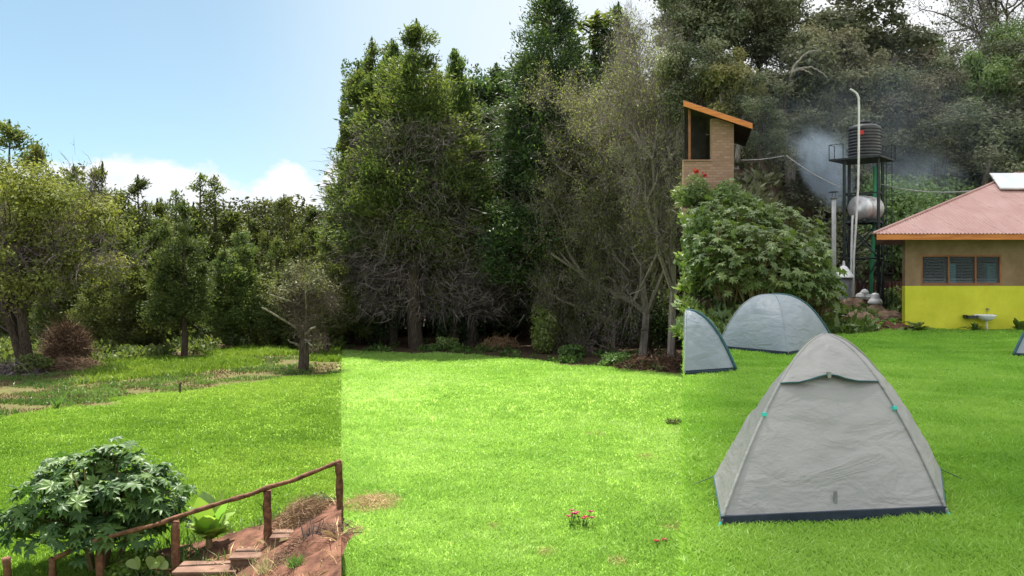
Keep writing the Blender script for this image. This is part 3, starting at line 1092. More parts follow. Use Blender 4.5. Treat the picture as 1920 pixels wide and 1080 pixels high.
# low shrubs, brush and soil heaps of the left meadow
def bush(name, x, Y, w_, h_, mt, label, seed, leaf=.16, n=3800, zf=meadow_z, cat='shrub', group=None, zoff=0.0, stems=True):
    rg = rad(seed)
    X = gx(x, Y)
    root = empty(name, (X, Y, float(zf(X, Y)) + zoff))
    tag(root, label, cat, group)
    cr, st = MB(), MB()
    k = 16
    for c in range(k):
        an = rg.uniform(0, 6.28)
        rr = rg.uniform(.1, .75)
        ctr = np.array([math.cos(an) * rr * w_ / 2, math.sin(an) * rr * w_ / 2, h_ * rg.uniform(.25, .82) * (1 - .35 * rr)])
        m_ = n // k
        q = rg.normal(size=(m_, 3))
        q /= np.linalg.norm(q, axis=1)[:, None]
        P = ctr + q * (rg.uniform(.3, 1, m_) ** .5)[:, None] * np.array([w_ * .24, w_ * .24, h_ * .26])
        P[:, 2] = np.maximum(P[:, 2], .03)
        tn = np.clip(rg.uniform(.25, .75) + rg.normal(0, .18, m_), 0, 1)
        ll = leaf * rg.uniform(.6, 1.3, m_)
        cr.leaves(P, rg.normal(size=(m_, 3)), q + rg.normal(size=(m_, 3)) * .5 + np.array([0, 0, .5]), ll, ll * .5, tn)
        st.tube(wobble((ctr[0] * .2, ctr[1] * .2, -.1), ctr, 4, .03, rg), [.025, .02, .015, .008], 5, False)
    cr.build('foliage', mt, root)
    if stems:
        st.build('stem', M['bark'], root)
    return root


bush('leafy_shrub', 452, 54, 2.6, 1.75, M['broad'], 'round green shrub in shade between upright cedar and small tree', 160)
bush('leafy_shrub', 60, 41, 2.2, 1.0, M['cedar'], 'dark low shrub at the foot of the olive tree', 161)
bush('leafy_shrub', 205, 55, 2.2, 1.5, M['cedar'], 'dark green shrub behind the red earth heap', 162)


def brush_pile(name, x, Y, w_, h_, mt, label, seed, n=1400, ln=(.3, 1.0), tw=.03, zf=meadow_z, cat='brush pile', dep=None, twist=.5):
    rg = rad(seed)
    X = gx(x, Y)
    r = np.sqrt(rg.uniform(0, 1, n))
    an = rg.uniform(0, 6.28, n)
    dep = dep or w_ * .7
    xx, yy = r * np.cos(an) * w_ / 2, r * np.sin(an) * dep / 2
    zz = h_ * (1 - r ** 2) * rg.uniform(.1, 1.0, n)
    zz += np.array(zf(X + xx, Y + yy)) - float(zf(X, Y))
    D = rg.normal(size=(n, 3)) * np.array([1, 1, .35])
    L = rg.uniform(ln[0], ln[1], n)
    P = np.stack([xx, yy, zz], 1) - D / np.linalg.norm(D, axis=1)[:, None] * L[:, None] / 2
    P[:, 2] = np.maximum(P[:, 2], zz * 0 + .01 + (zz - zz.min()) * .0 + zz.min())
    mb = MB().twigs(P, D, L, tw, rg, twist, np.clip(rg.normal(.5, .25, n), 0, 1))
    o = mb.build(name, mt, loc=(X, Y, float(zf(X, Y))))
    return tag(o, label, cat)


def heap(name, x, Y, w_, dep, h_, mt, label, seed, zf=meadow_z, cat='earth heap', lump=.35):
    X = gx(x, Y)
    g = np.linspace(-1.1, 1.1, 40)
    A, B = np.meshgrid(g, g, indexing='ij')
    r = np.sqrt(A ** 2 + B ** 2)
    xx, yy = A * w_ / 2, B * dep / 2
    zz = h_ * np.clip(1 - r ** 2, -.3, 1) * (1 - lump + 2 * lump * vnoise(xx + seed, yy, max(.2, w_ * .12), seed)) - .06
    zz += zf(X + xx, Y + yy) - float(zf(X, Y))
    o = MB().grid(np.stack([xx, yy, zz], -1)).build(name, mt, loc=(X, Y, float(zf(X, Y))), smooth=False)
    return tag(o, label, cat)


heap('earth_heap', 130, 43.5, 3.6, 3.2, .55, M['soil'], 'red brown earth heap beside the olive tree trunk', 170)
brush_pile('brush_pile', 135, 42.6, 3.4, .6, M['brownbrush'], 'cut brown branches strewn over the red earth heap', 171, 700)
brush_pile('brush_pile', 30, 40.5, 2.6, .6, M['deadwood'], 'grey cut branches under the shade of the olive tree', 172, 500)
# small spiky plant and stake on the lawn edge
rg = rad(175)
n = 46
an = rg.uniform(0, 6.28, n)
D = np.stack([np.cos(an) * .6, np.sin(an) * .6, rg.uniform(.7, 1.6, n)], 1)
o = MB().twigs(np.zeros((n, 3)), D, rg.uniform(.3, .6, n), .035, rg, .3, np.clip(rg.normal(.6, .2, n), 0, 1)).build('spiky_plant', M['weed'], loc=(gx(107, 29.3), 29.3, float(meadow_z(gx(107, 29.3), 29.3))))
tag(o, 'small spiky plant with upright blades on left lawn edge', 'plant')
o = MB().tube([(0, 0, -.1), (.01, 0, .3), (.04, .01, .42)], [.05, .045, .04], 7).build('wooden_stake', M['bark'], loc=(gx(337, 33.2), 33.2, float(meadow_z(gx(337, 33.2), 33.2))))
tag(o, 'short dark wooden stake at the edge of the lawn', 'stake')

# ---- tall junipers behind the bright lawn
rg = rad(200)
tk, cr, dd = conifer(201, 21.2, 5.2, .30, 16, 430, .32, .85, dead=17000, main=60)
plant_tree('juniper_tree', [('trunk', tk, M['bark']), ('crown', cr, M['juniper']), ('dead_twigs', dd, M['deadwood'])], (gx(781, 56), 56, meadow_z(gx(781, 56), 56)),
           'broad yellow-green juniper with masses of grey dead twigs below', 'tree', GR_M, 1.9)
tk, cr, dd = conifer(202, 22.9, 5.4, .20, 12, 420, .32, .7, dead=5000, main=95)
plant_tree('juniper_tree', [('trunk', tk, M['bark']), ('crown', cr, M['darkjuniper']), ('dead_twigs', dd, M['deadwood'])], (gx(1030, 55), 55, meadow_z(gx(1030, 55), 55)),
           'tallest dark green juniper with a spire touching the top edge', 'tree', GR_M, .6)
tk, cr, dd = conifer(203, 17.4, 3.6, .16, 8, 400, .32, .7, dead=5000, main=38)
plant_tree('juniper_tree', [('trunk', tk, M['bark']), ('crown', cr, M['juniper']), ('dead_twigs', dd, M['deadwood'])], (gx(885, 58), 58, meadow_z(gx(885, 58), 58)),
           'lime tinged juniper with drooping sprays left of the tallest juniper', 'tree', GR_M, 2.4)
xm = gx(672, 60)
tk, cr, dd = conifer(204, 19.3, 4.0, .10, 9, 400, .32, .85, dead=6000, main=46)
_rj = rad(777)


def edge_ok(V):
    """the corner tree keeps a ragged outer side"""
    a = (V[:, 0] + xm) / (V[:, 1] + 60)
    return a > -.1985 - .016 * np.clip(vnoise(V[:, 2], V[:, 2] * 0 + 3, .8, 5) - .45, 0, 1) * 2 - np.abs(_rj.normal(0, .0022, len(V)))


plant_tree('juniper_tree', [('trunk', tk, M['bark']), ('crown', clip_mb(cr, edge_ok), M['juniper']), ('dead_twigs', clip_mb(dd, edge_ok), M['deadwood'])], (xm, 60, G),
           'upright juniper at the corner where the tall wood begins', 'tree', GR_M)
proto_conifer('ma', 211, M['darkjuniper'], H=20, R=4.4, zb=.06, leaders=9, per=200, spray=.42, dead=1500, main=40)
proto_conifer('mb', 212, M['cedar'], H=20, R=3.6, zb=.08, leaders=7, per=190, spray=.42, dead=900, main=40)
proto_conifer('mj', 214, M['juniper'], H=20, R=4.0, zb=.30, leaders=10, per=330, spray=.34, dead=6000, main=46)
proto_conifer('mthin', 213, M['juniper'], H=20, R=1.8, zb=.3, leaders=3, per=90, spray=.4)
for a_ in [
    ('mj', 852, 57.5, 88, 'juniper with dead lower twigs pressed against right of broad juniper', .75, 1.2),
    ('mj', 738, 58.5, 72, 'juniper with dead lower twigs pressed against left of broad juniper', .7, 4.1),
    ('mthin', 697, 66, 65, 'slim juniper spire just right of the corner juniper', .9, .4),
    ('mthin', 734, 66, 70, 'slim juniper spire just left of the broad juniper', 1.0, 1.4),
    ('mthin', 1025, 68, 14, 'thin juniper tip right beside the tallest spire', 1.5, 2.2),
    ('mthin', 1062, 66, 35, 'slender juniper right of the tallest spire', 1.6, 3.2),
    ('mthin', 1120, 66, 16, 'slender juniper with gappy top left of the pale bare tree', 1.9, 4.2),
    ('ma', 1160, 66, 0, 'dark juniper showing behind the pale bare tree', .8, 5.2),
    ('ma', 715, 68, 110, 'dark juniper closing the wood behind the slim spires', 1.2, .9),
    ('mb', 815, 69, 120, 'dark green juniper behind the broad juniper', 1.5, 2.9),
    ('ma', 930, 70, 115, 'dark juniper in the dip left of the tallest juniper', 1.5, 3.7),
    ('mb', 985, 66, 95, 'green juniper leaning on the left of the tallest juniper', 1.1, .3),
    ('mb', 1100, 70, 100, 'dark juniper seen between tallest juniper and pale bare tree', 1.4, 1.0),
    ('ma', 1235, 62, 120, 'dark evergreen filling the shade behind the pale bare tree', .9, 1.9),
]:
    put_conifer(a_[0], a_[1], a_[2], a_[3], a_[4], 'juniper_tree', GR_M, a_[5], a_[6])

# pale, nearly bare tree on the right of the wood
for i, (x, Y, H, R, ln, seed, lab) in enumerate([
    (1205, 50, 17.6, 5, 26000, 221, 'pale twiggy half bare tree with sparse light leaves'),
    (1258, 47, 19.4, 4, 14000, 222, 'grey bare branched tree reaching the top edge at the terrace'),
    (1150, 53, 12.4, 4, 16000, 223, 'low pale olive twiggy tree in front of tallest juniper'),
]):
    tk, tw_, cr = twig_tree(seed, H, R, 5, .55, ln * 3, .135, .026, 4, 8, fill=22)
    X = gx(x, Y)
    for m_ in (tk, tw_, cr):
        m_.v = [v * np.array([(.85, .7, .62)[i], (.85, .7, .62)[i], 1]) for v in m_.v]
    ok = lambda V, X=X, Y=Y: ((V[:, 0] + X) / (V[:, 1] + Y) < .2005)
    plant_tree('bare_tree', [('trunk', tk, M['palebark']), ('twigs', clip_mb(tw_, ok), M['deadwood']), ('crown', clip_mb(cr, ok), M['pale'] if i != 2 else M['olive'])],
               (X, Y, G), lab, 'tree', None)

# dark understory and the sunlit shrub
for i, (x, Y, w_, h_, mt, lab) in enumerate([
    (1012, 51, 2.0, 2.9, 'shrub', 'sunlit pale green shrub left of the tallest juniper trunk'),
    (1066, 54, 1.8, 3.6, 'pale', 'thin sunlit shrub right of the tallest juniper trunk'),
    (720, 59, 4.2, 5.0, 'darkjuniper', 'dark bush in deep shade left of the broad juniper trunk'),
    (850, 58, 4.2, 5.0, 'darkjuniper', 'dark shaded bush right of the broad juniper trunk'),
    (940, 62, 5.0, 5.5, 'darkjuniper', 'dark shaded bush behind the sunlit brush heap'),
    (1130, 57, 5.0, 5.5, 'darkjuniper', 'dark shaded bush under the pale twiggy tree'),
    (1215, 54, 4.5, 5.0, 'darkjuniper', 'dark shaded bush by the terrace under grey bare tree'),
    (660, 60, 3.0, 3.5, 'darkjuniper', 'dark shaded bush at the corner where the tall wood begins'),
    (838, 54.5, 1.5, .9, 'shrub', 'little bright weed clump right of the broad juniper trunk'),
    (1158, 43.8, 2.0, .9, 'weed', 'low green bush at the lawn edge before the debris'),
    (1075, 49, 1.8, .8, 'weed', 'small grey-green bush at the foot of the tallest juniper'),
]):
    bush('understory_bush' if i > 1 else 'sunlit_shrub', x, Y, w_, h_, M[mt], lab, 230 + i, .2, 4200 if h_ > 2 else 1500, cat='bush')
brush_pile('brush_pile', 935, 55.5, 2.6, .8, M['straw'], 'pale sunlit heap of dry cut brush at wood edge', 251, 700, tw=.035)
brush_pile('brush_pile', 1235, 43.0, 4.6, .7, M['brownbrush'], 'dark brown debris of branches beside the terrace', 252, 1100, tw=.05)
heap('earth_heap', 1225, 43.4, 5.0, 3.0, .55, M['soil'], 'dark earth mound under brown debris beside the terrace', 253)
brush_pile('fern_heap', 1190, 45, 1.6, .6, M['straw'], 'small tan heap of dead fern above the brown debris', 254, 260)
# on the bright lawn: hay, flowers, a dark tuft
brush_pile('hay_patch', 700, 17.0, 1.15, .12, M['straw'], 'patch of dry cut hay on the bright lawn', 260, 1700, (.08, .3), .008, dep=1.3, cat='hay')
for i, (x, Y, w_, lab) in enumerate([(1025, 14.0, .3, 'small dry straw tuft in bright lawn below the red flowers'), (925, 15.4, .25, 'small dry straw tuft in bright lawn left of the red flowers'), (1118, 24.8, .8, 'faint dry straw patch in mid lawn'), (1160, 13.6, .3, 'small dry straw tuft between red flowers and the terrace edge'), (1262, 15.6, .45, 'dry straw tuft by the terrace edge above the tiny faded flower'), (1215, 21.5, .6, 'thin dry straw patch midway up the right side of bright lawn'), (668, 15.2, .3, 'dry straw scrap below the patch of cut hay')]):
    brush_pile('straw_tuft', x, Y, w_, .06, M['straw'], lab, 262 + i, 160, (.06, .2), .008, dep=w_ * 1.6, cat='straw')
bush('grass_tuft', 1266, 26.8, .55, .2, M['cedar'], 'dark green tuft at the right edge of the bright lawn', 266, .1, 500, cat='tuft', stems=False)


def flower_plant(x, Y, label, seed, nh=5, ht=.24, spread=.12, zf=meadow_z):
    rg = rad(seed)
    X = gx(x, Y)
    root = empty('flowering_plant', (X, Y, float(zf(X, Y))))
    tag(root, label, 'flower', 'red flowers')
    st, lf = MB(), MB()
    for i in range(nh):
        e = np.array([rg.normal(0, spread), rg.normal(0, spread), ht * rg.uniform(.7, 1.15)])
        st.tube(wobble((0, 0, -.02), e, 4, .01, rg), [.006, .005, .005, .004], 5, False)
        m_ = 6
        lf.leaves(np.array([e * t for t in rg.uniform(.2, .8, m_)]), rg.normal(size=(m_, 3)), rg.normal(size=(m_, 3)) + np.array([0, 0, 1]), .07, .035, rg.uniform(.2, .9, m_))
        pm = MB()
        for ring, (k, rr, up) in enumerate([(9, .055, .15), (7, .038, .5)]):
            th = np.arange(k) * 6.283 / k + rg.uniform(0, 1)
            D = np.stack([np.cos(th), np.sin(th), np.full(k, up)], 1)
            pm.leaves(e + D * rr * .6, D, np.stack([-np.cos(th) * up, -np.sin(th) * up, np.ones(k)], 1), rr * 1.25, .035, rg.uniform(.2, .9, k))
        pm.build('blossom', M['petal'], root)
    st.build('stem', M['weed'], root)
    lf.build('leaf', M['weed'], root)
    return root


flower_plant(1070, 15.6, 'left one of the two small crimson flower plants on bright lawn', 271)
flower_plant(1092, 15.5, 'right one of the two small crimson flower plants on bright lawn', 272)
flower_plant(1240, 14.5, 'tiny faded red flower near the right edge of bright lawn', 273, 2, .1, .06)

# ------------------------------------------------------------------ foreground left: castor bush, rail, steps
def castor_leaves(C, N, R0, seed, lobes=8):
    """palmate leaves: each lobe a pointed, folded kite round the stalk"""
    rg = rad(seed)
    mb = MB()
    n = len(C)
    N = N / np.linalg.norm(N, axis=1)[:, None]
    A = np.cross(N, rg.normal(size=(n, 3)))
    A /= np.linalg.norm(A, axis=1)[:, None]
    B = np.cross(N, A)
    tnl = np.clip(rg.normal(.5, .27, n), 0, 1)
    for l in range(lobes):
        th = (l / lobes) * 5.6 + .34
        d, e = A * math.cos(th) + B * math.sin(th), -A * math.sin(th) + B * math.cos(th)
        Ln = (R0 * (1.0 - .28 * abs(l - (lobes - 1) / 2) / (lobes / 2)) * rg.uniform(.85, 1.1, n))[:, None]
        droop = rg.uniform(.12, .38, n)[:, None]
        mid = C + d * Ln * .52 - N * Ln * droop * .15
        tip = C + d * Ln - N * Ln * droop
        wd = Ln * .20
        lift = N * Ln * .05
        V = np.stack([C, mid + e * wd + lift, tip, mid - e * wd + lift, mid - lift * .4], 1)
        k = 5 * np.arange(n)[:, None]
        tn = np.clip(tnl + rg.normal(0, .08, n), 0, 1)
        mb.add(V.reshape(-1, 3), [k + np.array([0, 1, 4]), k + np.array([4, 1, 2]), k + np.array([4, 2, 3]), k + np.array([0, 4, 3])])
        for q in range(1, 5):
            mb.tint[-q] = tn.copy()
    return mb


def castor_bush(x, Y, w_, h_, n, R0, mt, label, seed, zf, dep=None, group=None, z0=None):
    rg = rad(seed)
    X = gx(x, Y)
    root = empty('castor_bush', (X, Y, float(zf(X, Y)) if z0 is None else z0))
    tag(root, label, 'bush', group)
    dep = dep or w_ * .8
    D = rg.normal(size=(n, 3))
    D[:, 2] = np.abs(D[:, 2]) * 1.1 - .1
    D /= np.linalg.norm(D, axis=1)[:, None]
    rr = np.where(rg.uniform(0, 1, n) < .6, rg.uniform(.8, 1.03, n), rg.uniform(.3, .8, n)) * (.85 + .3 * vnoise(D[:, 0] * 5 + seed, D[:, 2] * 5, 1, 3))
    C = D * rr[:, None] * np.array([w_ / 2, dep / 2, h_ * .62]) + np.array([0, 0, h_ * .38])
    C[:, 2] = np.maximum(C[:, 2], .12)
    N = D * .5 + np.array([0, 0, .75]) + rg.normal(size=(n, 3)) * .38
    castor_leaves(C, N, R0 * rg.uniform(.6, 1.25, n), seed + 1).build('foliage', mt, root)
    st = MB()
    for i in range(14):
        an = rg.uniform(0, 6.28)
        e = np.array([math.cos(an) * w_ * .34 * rg.uniform(.2, 1), math.sin(an) * dep * .34 * rg.uniform(.2, 1), h_ * rg.uniform(.7, .95)])
        P = wobble((e[0] * .25, e[1] * .25, -.1), e, 6, .05, rg)
        st.tube(P, np.linspace(.03, .012, 6), 6, False)
    pick = rg.choice(n, min(n, 500), False)
    base = C[pick] * np.array([.55, .55, .8]) - np.array([0, 0, .05])
    L = np.linalg.norm(C[pick] - base, axis=1)
    st.twigs(base, C[pick] - base, L, .014, rg, .0, .5)
    st.build('stem', M['stalk'], root)
    return root


M['stalk'] = leaf_mat('stalk', (.10, .06, .035), (.16, .11, .055), (.2, .15, .08), 0, .6, .3)
castor_bush(185, 13.3, 2.9, 1.95, 1000, .185, M['castor'], 'large glossy castor bush behind the wooden handrail', 301, meadow_z, 2.0, z0=-3.05)
bush('leafy_shrub', 255, 12.9, .9, .5, M['bigleaf'], 'low bright weed clump under the castor bush by the handrail', 305, .12, 700, zf=bank_z)
# two heart shaped leaves by the rail
o = MB()
for dx, rz in ((-.12, .4), (.14, -.5), (.27, -.9)):
    th = np.linspace(0, 2 * np.pi, 18, endpoint=False)
    hx = .115 * np.sin(th) ** 3
    hy = .10 * (np.cos(th) - .35 * np.cos(2 * th) - .15 * np.cos(3 * th))
    V = np.stack([dx + hx * math.cos(rz) - hy * math.sin(rz), -.06 * np.abs(hx) / .1, .36 + hx * math.sin(rz) + hy * math.cos(rz)], 1)
    o.add(V, [tuple(range(18))], .8)
    o.twigs(np.array([[.05, 0, -.1]]), np.array([[dx - .05, 0, .38]]), .5, .012, rad(3), .05, .4)
o = o.build('heart_leaf_plant', M['shrub'], loc=(gx(270, 12.55), 12.55, float(bank_z(gx(270, 12.55), 12.55))))
tag(o, 'plant with three pale heart shaped leaves left of rail post', 'plant')

rg = rad(310)
rail_root = empty('handrail', (gx(400, 12.8), 12.8, -2.8))
tag(rail_root, 'rustic handrail of reddish brown poles climbing beside the steps', 'handrail')
ro = np.array(rail_root.location)
rp = np.array([px(x, y, Y) for x, y, Y in [(104, 1046, 12.35), (150, 1026, 12.4), (190, 1010, 12.45), (240, 997, 12.5), (290, 984, 12.55), (330, 971, 12.6), (380, 953, 12.7), (430, 938, 12.8), (470, 926, 12.85), (505, 913, 12.9), (550, 899, 12.95), (600, 880, 13.05), (639, 864, 13.1)]])
rp[:, 2] += np.array([0, .006, -.004, .006, -.01, .012, -.004, .008, -.008, .01, -.006, .004, 0]) * .5
fine = np.array([[np.interp(t, np.linspace(0, 1, len(rp)), rp[:, c]) for c in range(3)] for t in np.linspace(0, 1, 60)])
fine[:, 1:] += np.cumsum(rg.normal(0, .0016, (60, 2)), 0)
MB().tube(fine - ro, .035 + .004 * np.sin(np.arange(60) * .9) + rg.normal(0, .002, 60), 9).build('rail', M['wood'], rail_root, True)
for x, yt, Y, r in [(12, 1046, 12.2, .055), (98, 1046, 12.35, .05), (186, 1014, 12.47, .058), (329, 978, 12.62, .062), (501, 920, 12.93, .062), (635, 866, 13.12, .055)]:
    t = px(x, yt, Y)
    zb_ = min(float(bank_z(t[0], Y)), t[2] - .7) - .15 if x > 90 else -3.3
    P = wobble((t[0] + .015, Y, zb_), t, 8, .006, rg)
    MB().tube(P - ro, r * (1 + .12 * np.sin(np.arange(8) * 2.1 + x)), 9).build('post', M['wood'], rail_root, True)

st_root = empty('garden_steps', (gx(500, 12.4), 12.4, -2.75))
tag(st_root, 'worn reddish stone steps rising beside the handrail', 'steps')
so_ = np.array(st_root.location)
for i, (x0, x1, yt, Y, h_, dp, rz) in enumerate([(590, 637, 981, 12.75, .18, .30, .0), (508, 606, 1006, 12.5, .15, .40, .06), (432, 516, 1044, 12.3, .15, .42, .04), (325, 440, 1071, 12.15, .2, .45, .02)]):
    c = px((x0 + x1) / 2, yt, Y)
    wd = (x1 - x0) / F * Y
    me = MB()
    g = 9
    xs, ys = np.linspace(-wd / 2, wd / 2, g), np.linspace(0, dp, g)
    me.box(c[0] - wd / 2, c[0] + wd / 2, Y, Y + dp, c[2] - h_ - .25, c[2] - .045, rz, (c[0], Y))
    ob = me
    ob.box(c[0] - wd / 2 - .015, c[0] + wd / 2 + .015, Y - .03, Y + dp + .01, c[2] - .043, c[2], rz, (c[0], Y))
    ob.v = [v - so_ for v in ob.v]
    o = ob.build('step', M['slab'], st_root)
    bv = o.modifiers.new('bevel', 'BEVEL')
    bv.width, bv.segments = .012, 2

# rosette plant with broad upright leaves
rg = rad(320)
root = empty('broad_leaf_plant', (gx(392, 13.35), 13.35, float(bank_z(gx(392, 13.35), 13.35))))
tag(root, 'bright green plant with broad upright leaves behind handrail', 'plant')
for i in range(17):
    an = i * 2.4 + rg.uniform(-.2, .2)
    inner = i / 17
    L = .34 + .36 * inner + rg.uniform(-.05, .05)
    wd = .15 + .05 * rg.uniform(-1, 1)
    lean = 1.25 - 1.05 * inner
    s = np.linspace(0, 1, 9)
    rr = L * (np.sin(lean) * s + .12 * s ** 2)
    zz = L * (np.cos(lean) * s) + .12 + .1 * s - .30 * (1 - inner) * L * s ** 3
    wv = wd * np.sin(np.pi * np.clip(s * .93 + .06, 0, 1)) ** .7
    wv[0] = .03
    u = np.linspace(-1, 1, 5)
    fold = .20
    V = np.zeros((9, 5, 3))
    for j in range(9):
        for k in range(5):
            t_ = u[k] * wv[j]
            V[j, k] = (math.cos(an) * rr[j] - math.sin(an) * t_, math.sin(an) * rr[j] + math.cos(an) * t_, zz[j] + fold * abs(t_) + .012 * math.sin(j * 2.1 + k * 3 + i))
    MB().grid(V, rg.uniform(.25, .95)).build('leaf', M['bigleaf'], root, True)
MB().tube([(0, 0, -.15), (0, 0, .1), (0, 0, .2)], [.06, .055, .03], 8).build('stem', M['stalk'], root)

brush_pile('hay_heap', 566, 13.25, .75, .24, M['hay'], 'rounded heap of dry brown hay beside the steps', 330, 1900, (.1, .4), .007, bank_z, 'hay', .7)
heap('soil_heap', 585, 11.75, .9, .8, .16, M['soil'], 'clod of loose red soil below the steps', 331, bank_z, lump=.6)
brush_pile('root_litter', 590, 11.9, 1.1, .14, M['brownbrush'], 'dry brown roots scattered on the red soil', 332, 420, (.08, .4), .009, bank_z, 'litter', .7)


def tuft(name, x, Y, h_, n, mt, label, seed, spread=.5, wd=.014, zf=bank_z, cat='grass tuft', bend=.3):
    rg = rad(seed)
    X = gx(x, Y)
    an = rg.uniform(0, 6.28, n)
    D = np.stack([np.cos(an) * spread, np.sin(an) * spread, rg.uniform(.5, 1.2, n)], 1)
    P = np.stack([rg.normal(0, .05, n), rg.normal(0, .05, n), np.full(n, -.03)], 1)
    o = MB().twigs(P, D, h_ * rg.uniform(.5, 1.1, n), wd, rg, bend, np.clip(rg.normal(.5, .25, n), 0, 1)).build(name, mt, loc=(X, Y, float(zf(X, Y))))
    return tag(o, label, cat)


tuft('striped_tuft', 440, 11.7, .40, 90, M['reed'], 'pale yellow striped grass tuft left of lower steps', 335, 1.0)
tuft('striped_tuft', 500, 11.75, .42, 70, M['reed'], 'pale yellow striped grass tuft at the foot of middle step', 336, .8)
tuft('cut_stems', 582, 11.9, .42, 34, M['deadwood'], 'clump of grey cut stems standing in front of the steps', 337, .28, .022, bend=.08)
tuft('green_tuft', 557, 11.35, .16, 260, M['weed'], 'small rounded green tuft on red soil at bottom', 338, .8, .012)
bush('edging_plant', 600, 13.55, .5, .22, M['weed'], 'low green weeds beside the top rail post', 339, .07, 500, zf=bank_z, stems=False)

# ------------------------------------------------------------------ camp terrace: tents
def tent(cor, apex, fabric, label, seed, front=0, pull=None, hood=False, stripe=(), round_=2.0, details=False, skirt=.05, bulge=.05):
    """dome tent: two crossed hoop poles over corners cor[0..3], four fabric panels between them"""
    cor = np.array([(c[0], c[1], 0.0) for c in cor])
    apex = np.array(apex, float)
    o0 = np.array([cor[:, 0].mean(), cor[:, 1].mean(), 0])
    root = empty('dome_tent', o0)
    tag(root, label, 'tent', 'grey dome tents on the camp lawn')

    def pole(i, t):
        t = np.asarray(t, float)[..., None]
        hor = 1 - (1 - t) ** 1.0
        h_ = 1 - (1 - t) ** round_
        q = cor[i] + (apex - cor[i]) * hor
        q[..., 2] = apex[2] * h_[..., 0]
        return q

    ts = np.concatenate([np.linspace(0, .9, 34), np.linspace(.92, 1, 8)])
    us = np.linspace(0, 1, 31)
    fly = MB()
    ctr = cor.mean(0)
    edges = []
    rgt = rad(seed)

    def panel(i, T, U, off=0.0):
        a, b = pole(i, T), pole((i + 1) % 4, T)
        q = a * (1 - U[..., None]) + b * U[..., None]
        out = (cor[i] + cor[(i + 1) % 4]) / 2 - ctr
        out = out / np.linalg.norm(out)
        bow = np.sin(np.pi * U) * np.sin(np.pi * np.clip(T, 0, 1) ** .8)
        q = q + out * (bow * bulge)[..., None]
        if pull and i in pull:
            tp = np.array(pull[i][0])
            u0 = pull[i][1]
            tri = np.where(U < u0, U / u0, (1 - U) / (1 - u0))
            wgt = tri * np.clip(1 - T / .62, 0, 1) ** 1.15
            base = cor[i] * (1 - u0) + cor[(i + 1) % 4] * u0
            q = q + (tp - base) * wgt[..., None]
        wr = (vnoise(U * 7 + seed + i * 9, T * 16 + U * 3, 1, seed) - .5) * .026 + (vnoise(U * 3 + i * 5, T * 30 - U * 9, 1, seed + 2) - .5) * .012
        wr = wr * np.sin(np.pi * U) ** .6 * np.sin(np.pi * np.clip(T, 0, 1)) ** .5
        nrm = out * .85 + np.array([0, 0, .5])
        q = q + nrm * (wr + off)[..., None]
        q[..., 2] = np.maximum(q[..., 2], 0) + skirt * (1 - T)
        return q

    TT, UU = np.meshgrid(ts, us, indexing='ij')
    for i in range(4):
        fly.grid(panel(i, TT, UU) - o0)
    fo = fly.build('flysheet', fabric, root, True)
    # groundsheet: dark tub just inside the fly
    g = MB()
    ins = np.array([ctr + (c - ctr) * 1.005 for c in cor])
    g.prism([p - o0 + np.array([0, 0, .0]) for p in ins], (0, 0, .004), (0, 0, skirt + .035))
    g.build('groundsheet', M['navy'], root)
    # hem and pole sleeves
    hem = MB()
    for i in range(4):
        hem.tube(panel(i, np.full(31, .003), us) - o0, .006, 6)
    hem.build('hem', M['trim'], root, True)
    for i in range(4):
        P = pole(i, ts)
        P[:, 2] += skirt * (1 - ts)
        d = cor[i] - ctr
        P = P + d / np.linalg.norm(d) * .008
        MB().tube(P - o0, .011 if i not in stripe else .028, 7).build('pole_sleeve', fabric if i not in stripe else M['trim'], root, True)
    if hood:
        i = front
        uu = np.linspace(0.0, 1.0, 41)
        tt = np.linspace(0, 1, 16)
        T2, U2 = np.meshgrid(tt, uu, indexing='ij')
        low = .515 + .035 * np.sin(np.pi * np.clip((U2 - .18) / .64, 0, 1)) ** 2
        Tm = low + (1 - low) * T2
        lift = (1 - T2) ** 2 * .055 * np.sin(np.pi * U2) ** .7 + .010
        H = panel(i, Tm, U2, 0.0)
        out = (cor[i] + cor[(i + 1) % 4]) / 2 - ctr
        out /= np.linalg.norm(out)
        nrm = out * .9 + np.array([0, 0, .35])
        H = H + nrm * lift[..., None]
        hm = MB().grid(H - o0)
        V2 = H - nrm * .006
        hm.grid(V2 - o0)
        hood_o = hm.build('hood', fabric, root, True)
        MB().tube(H[0] - o0, .0055, 6).build('hood_edge', M['trim'], hood_o, True)
        MB().box(-.012, .012, -.01, .01, -.02, .02).build('hood_toggle', M['grey'], hood_o, loc=H[0, 20] - o0)
    if details:
        i = front
        out = (cor[i] + cor[(i + 1) % 4]) / 2 - ctr
        out /= np.linalg.norm(out)
        for T_, U_ in ((.37, -.0), (.385, 1.0)):
            p = panel(i, np.array([[T_]]), np.array([[U_]]))[0, 0] + out * .03
            MB().box(-.015, .013, -.010, .010, -.011, .011, .2).tube([(0, 0, -.01), (-.015 if U_ < .5 else .015, 0, -.06)], .003, 4).build('clip', M['teal'], root, loc=p - o0)
        p = panel(i, np.array([[.055]]), np.array([[.5]]))[0, 0] + out * .014
        MB().box(-.011, .011, -.004, .004, -.05, .05, math.atan2(cor[(i + 1) % 4][1] - cor[i][1], cor[(i + 1) % 4][0] - cor[i][0])).build('strap', M['grey'], root, loc=p - o0)
        for c in (i, (i + 1) % 4):
            d = cor[c] - ctr
            d /= np.linalg.norm(d)
            MB().tube([cor[c] - o0 + np.array([0, 0, .06]), cor[c] + d * .05 - o0 + np.array([0, 0, .01])], .008, 6).build('peg_loop', M['teal'], root)
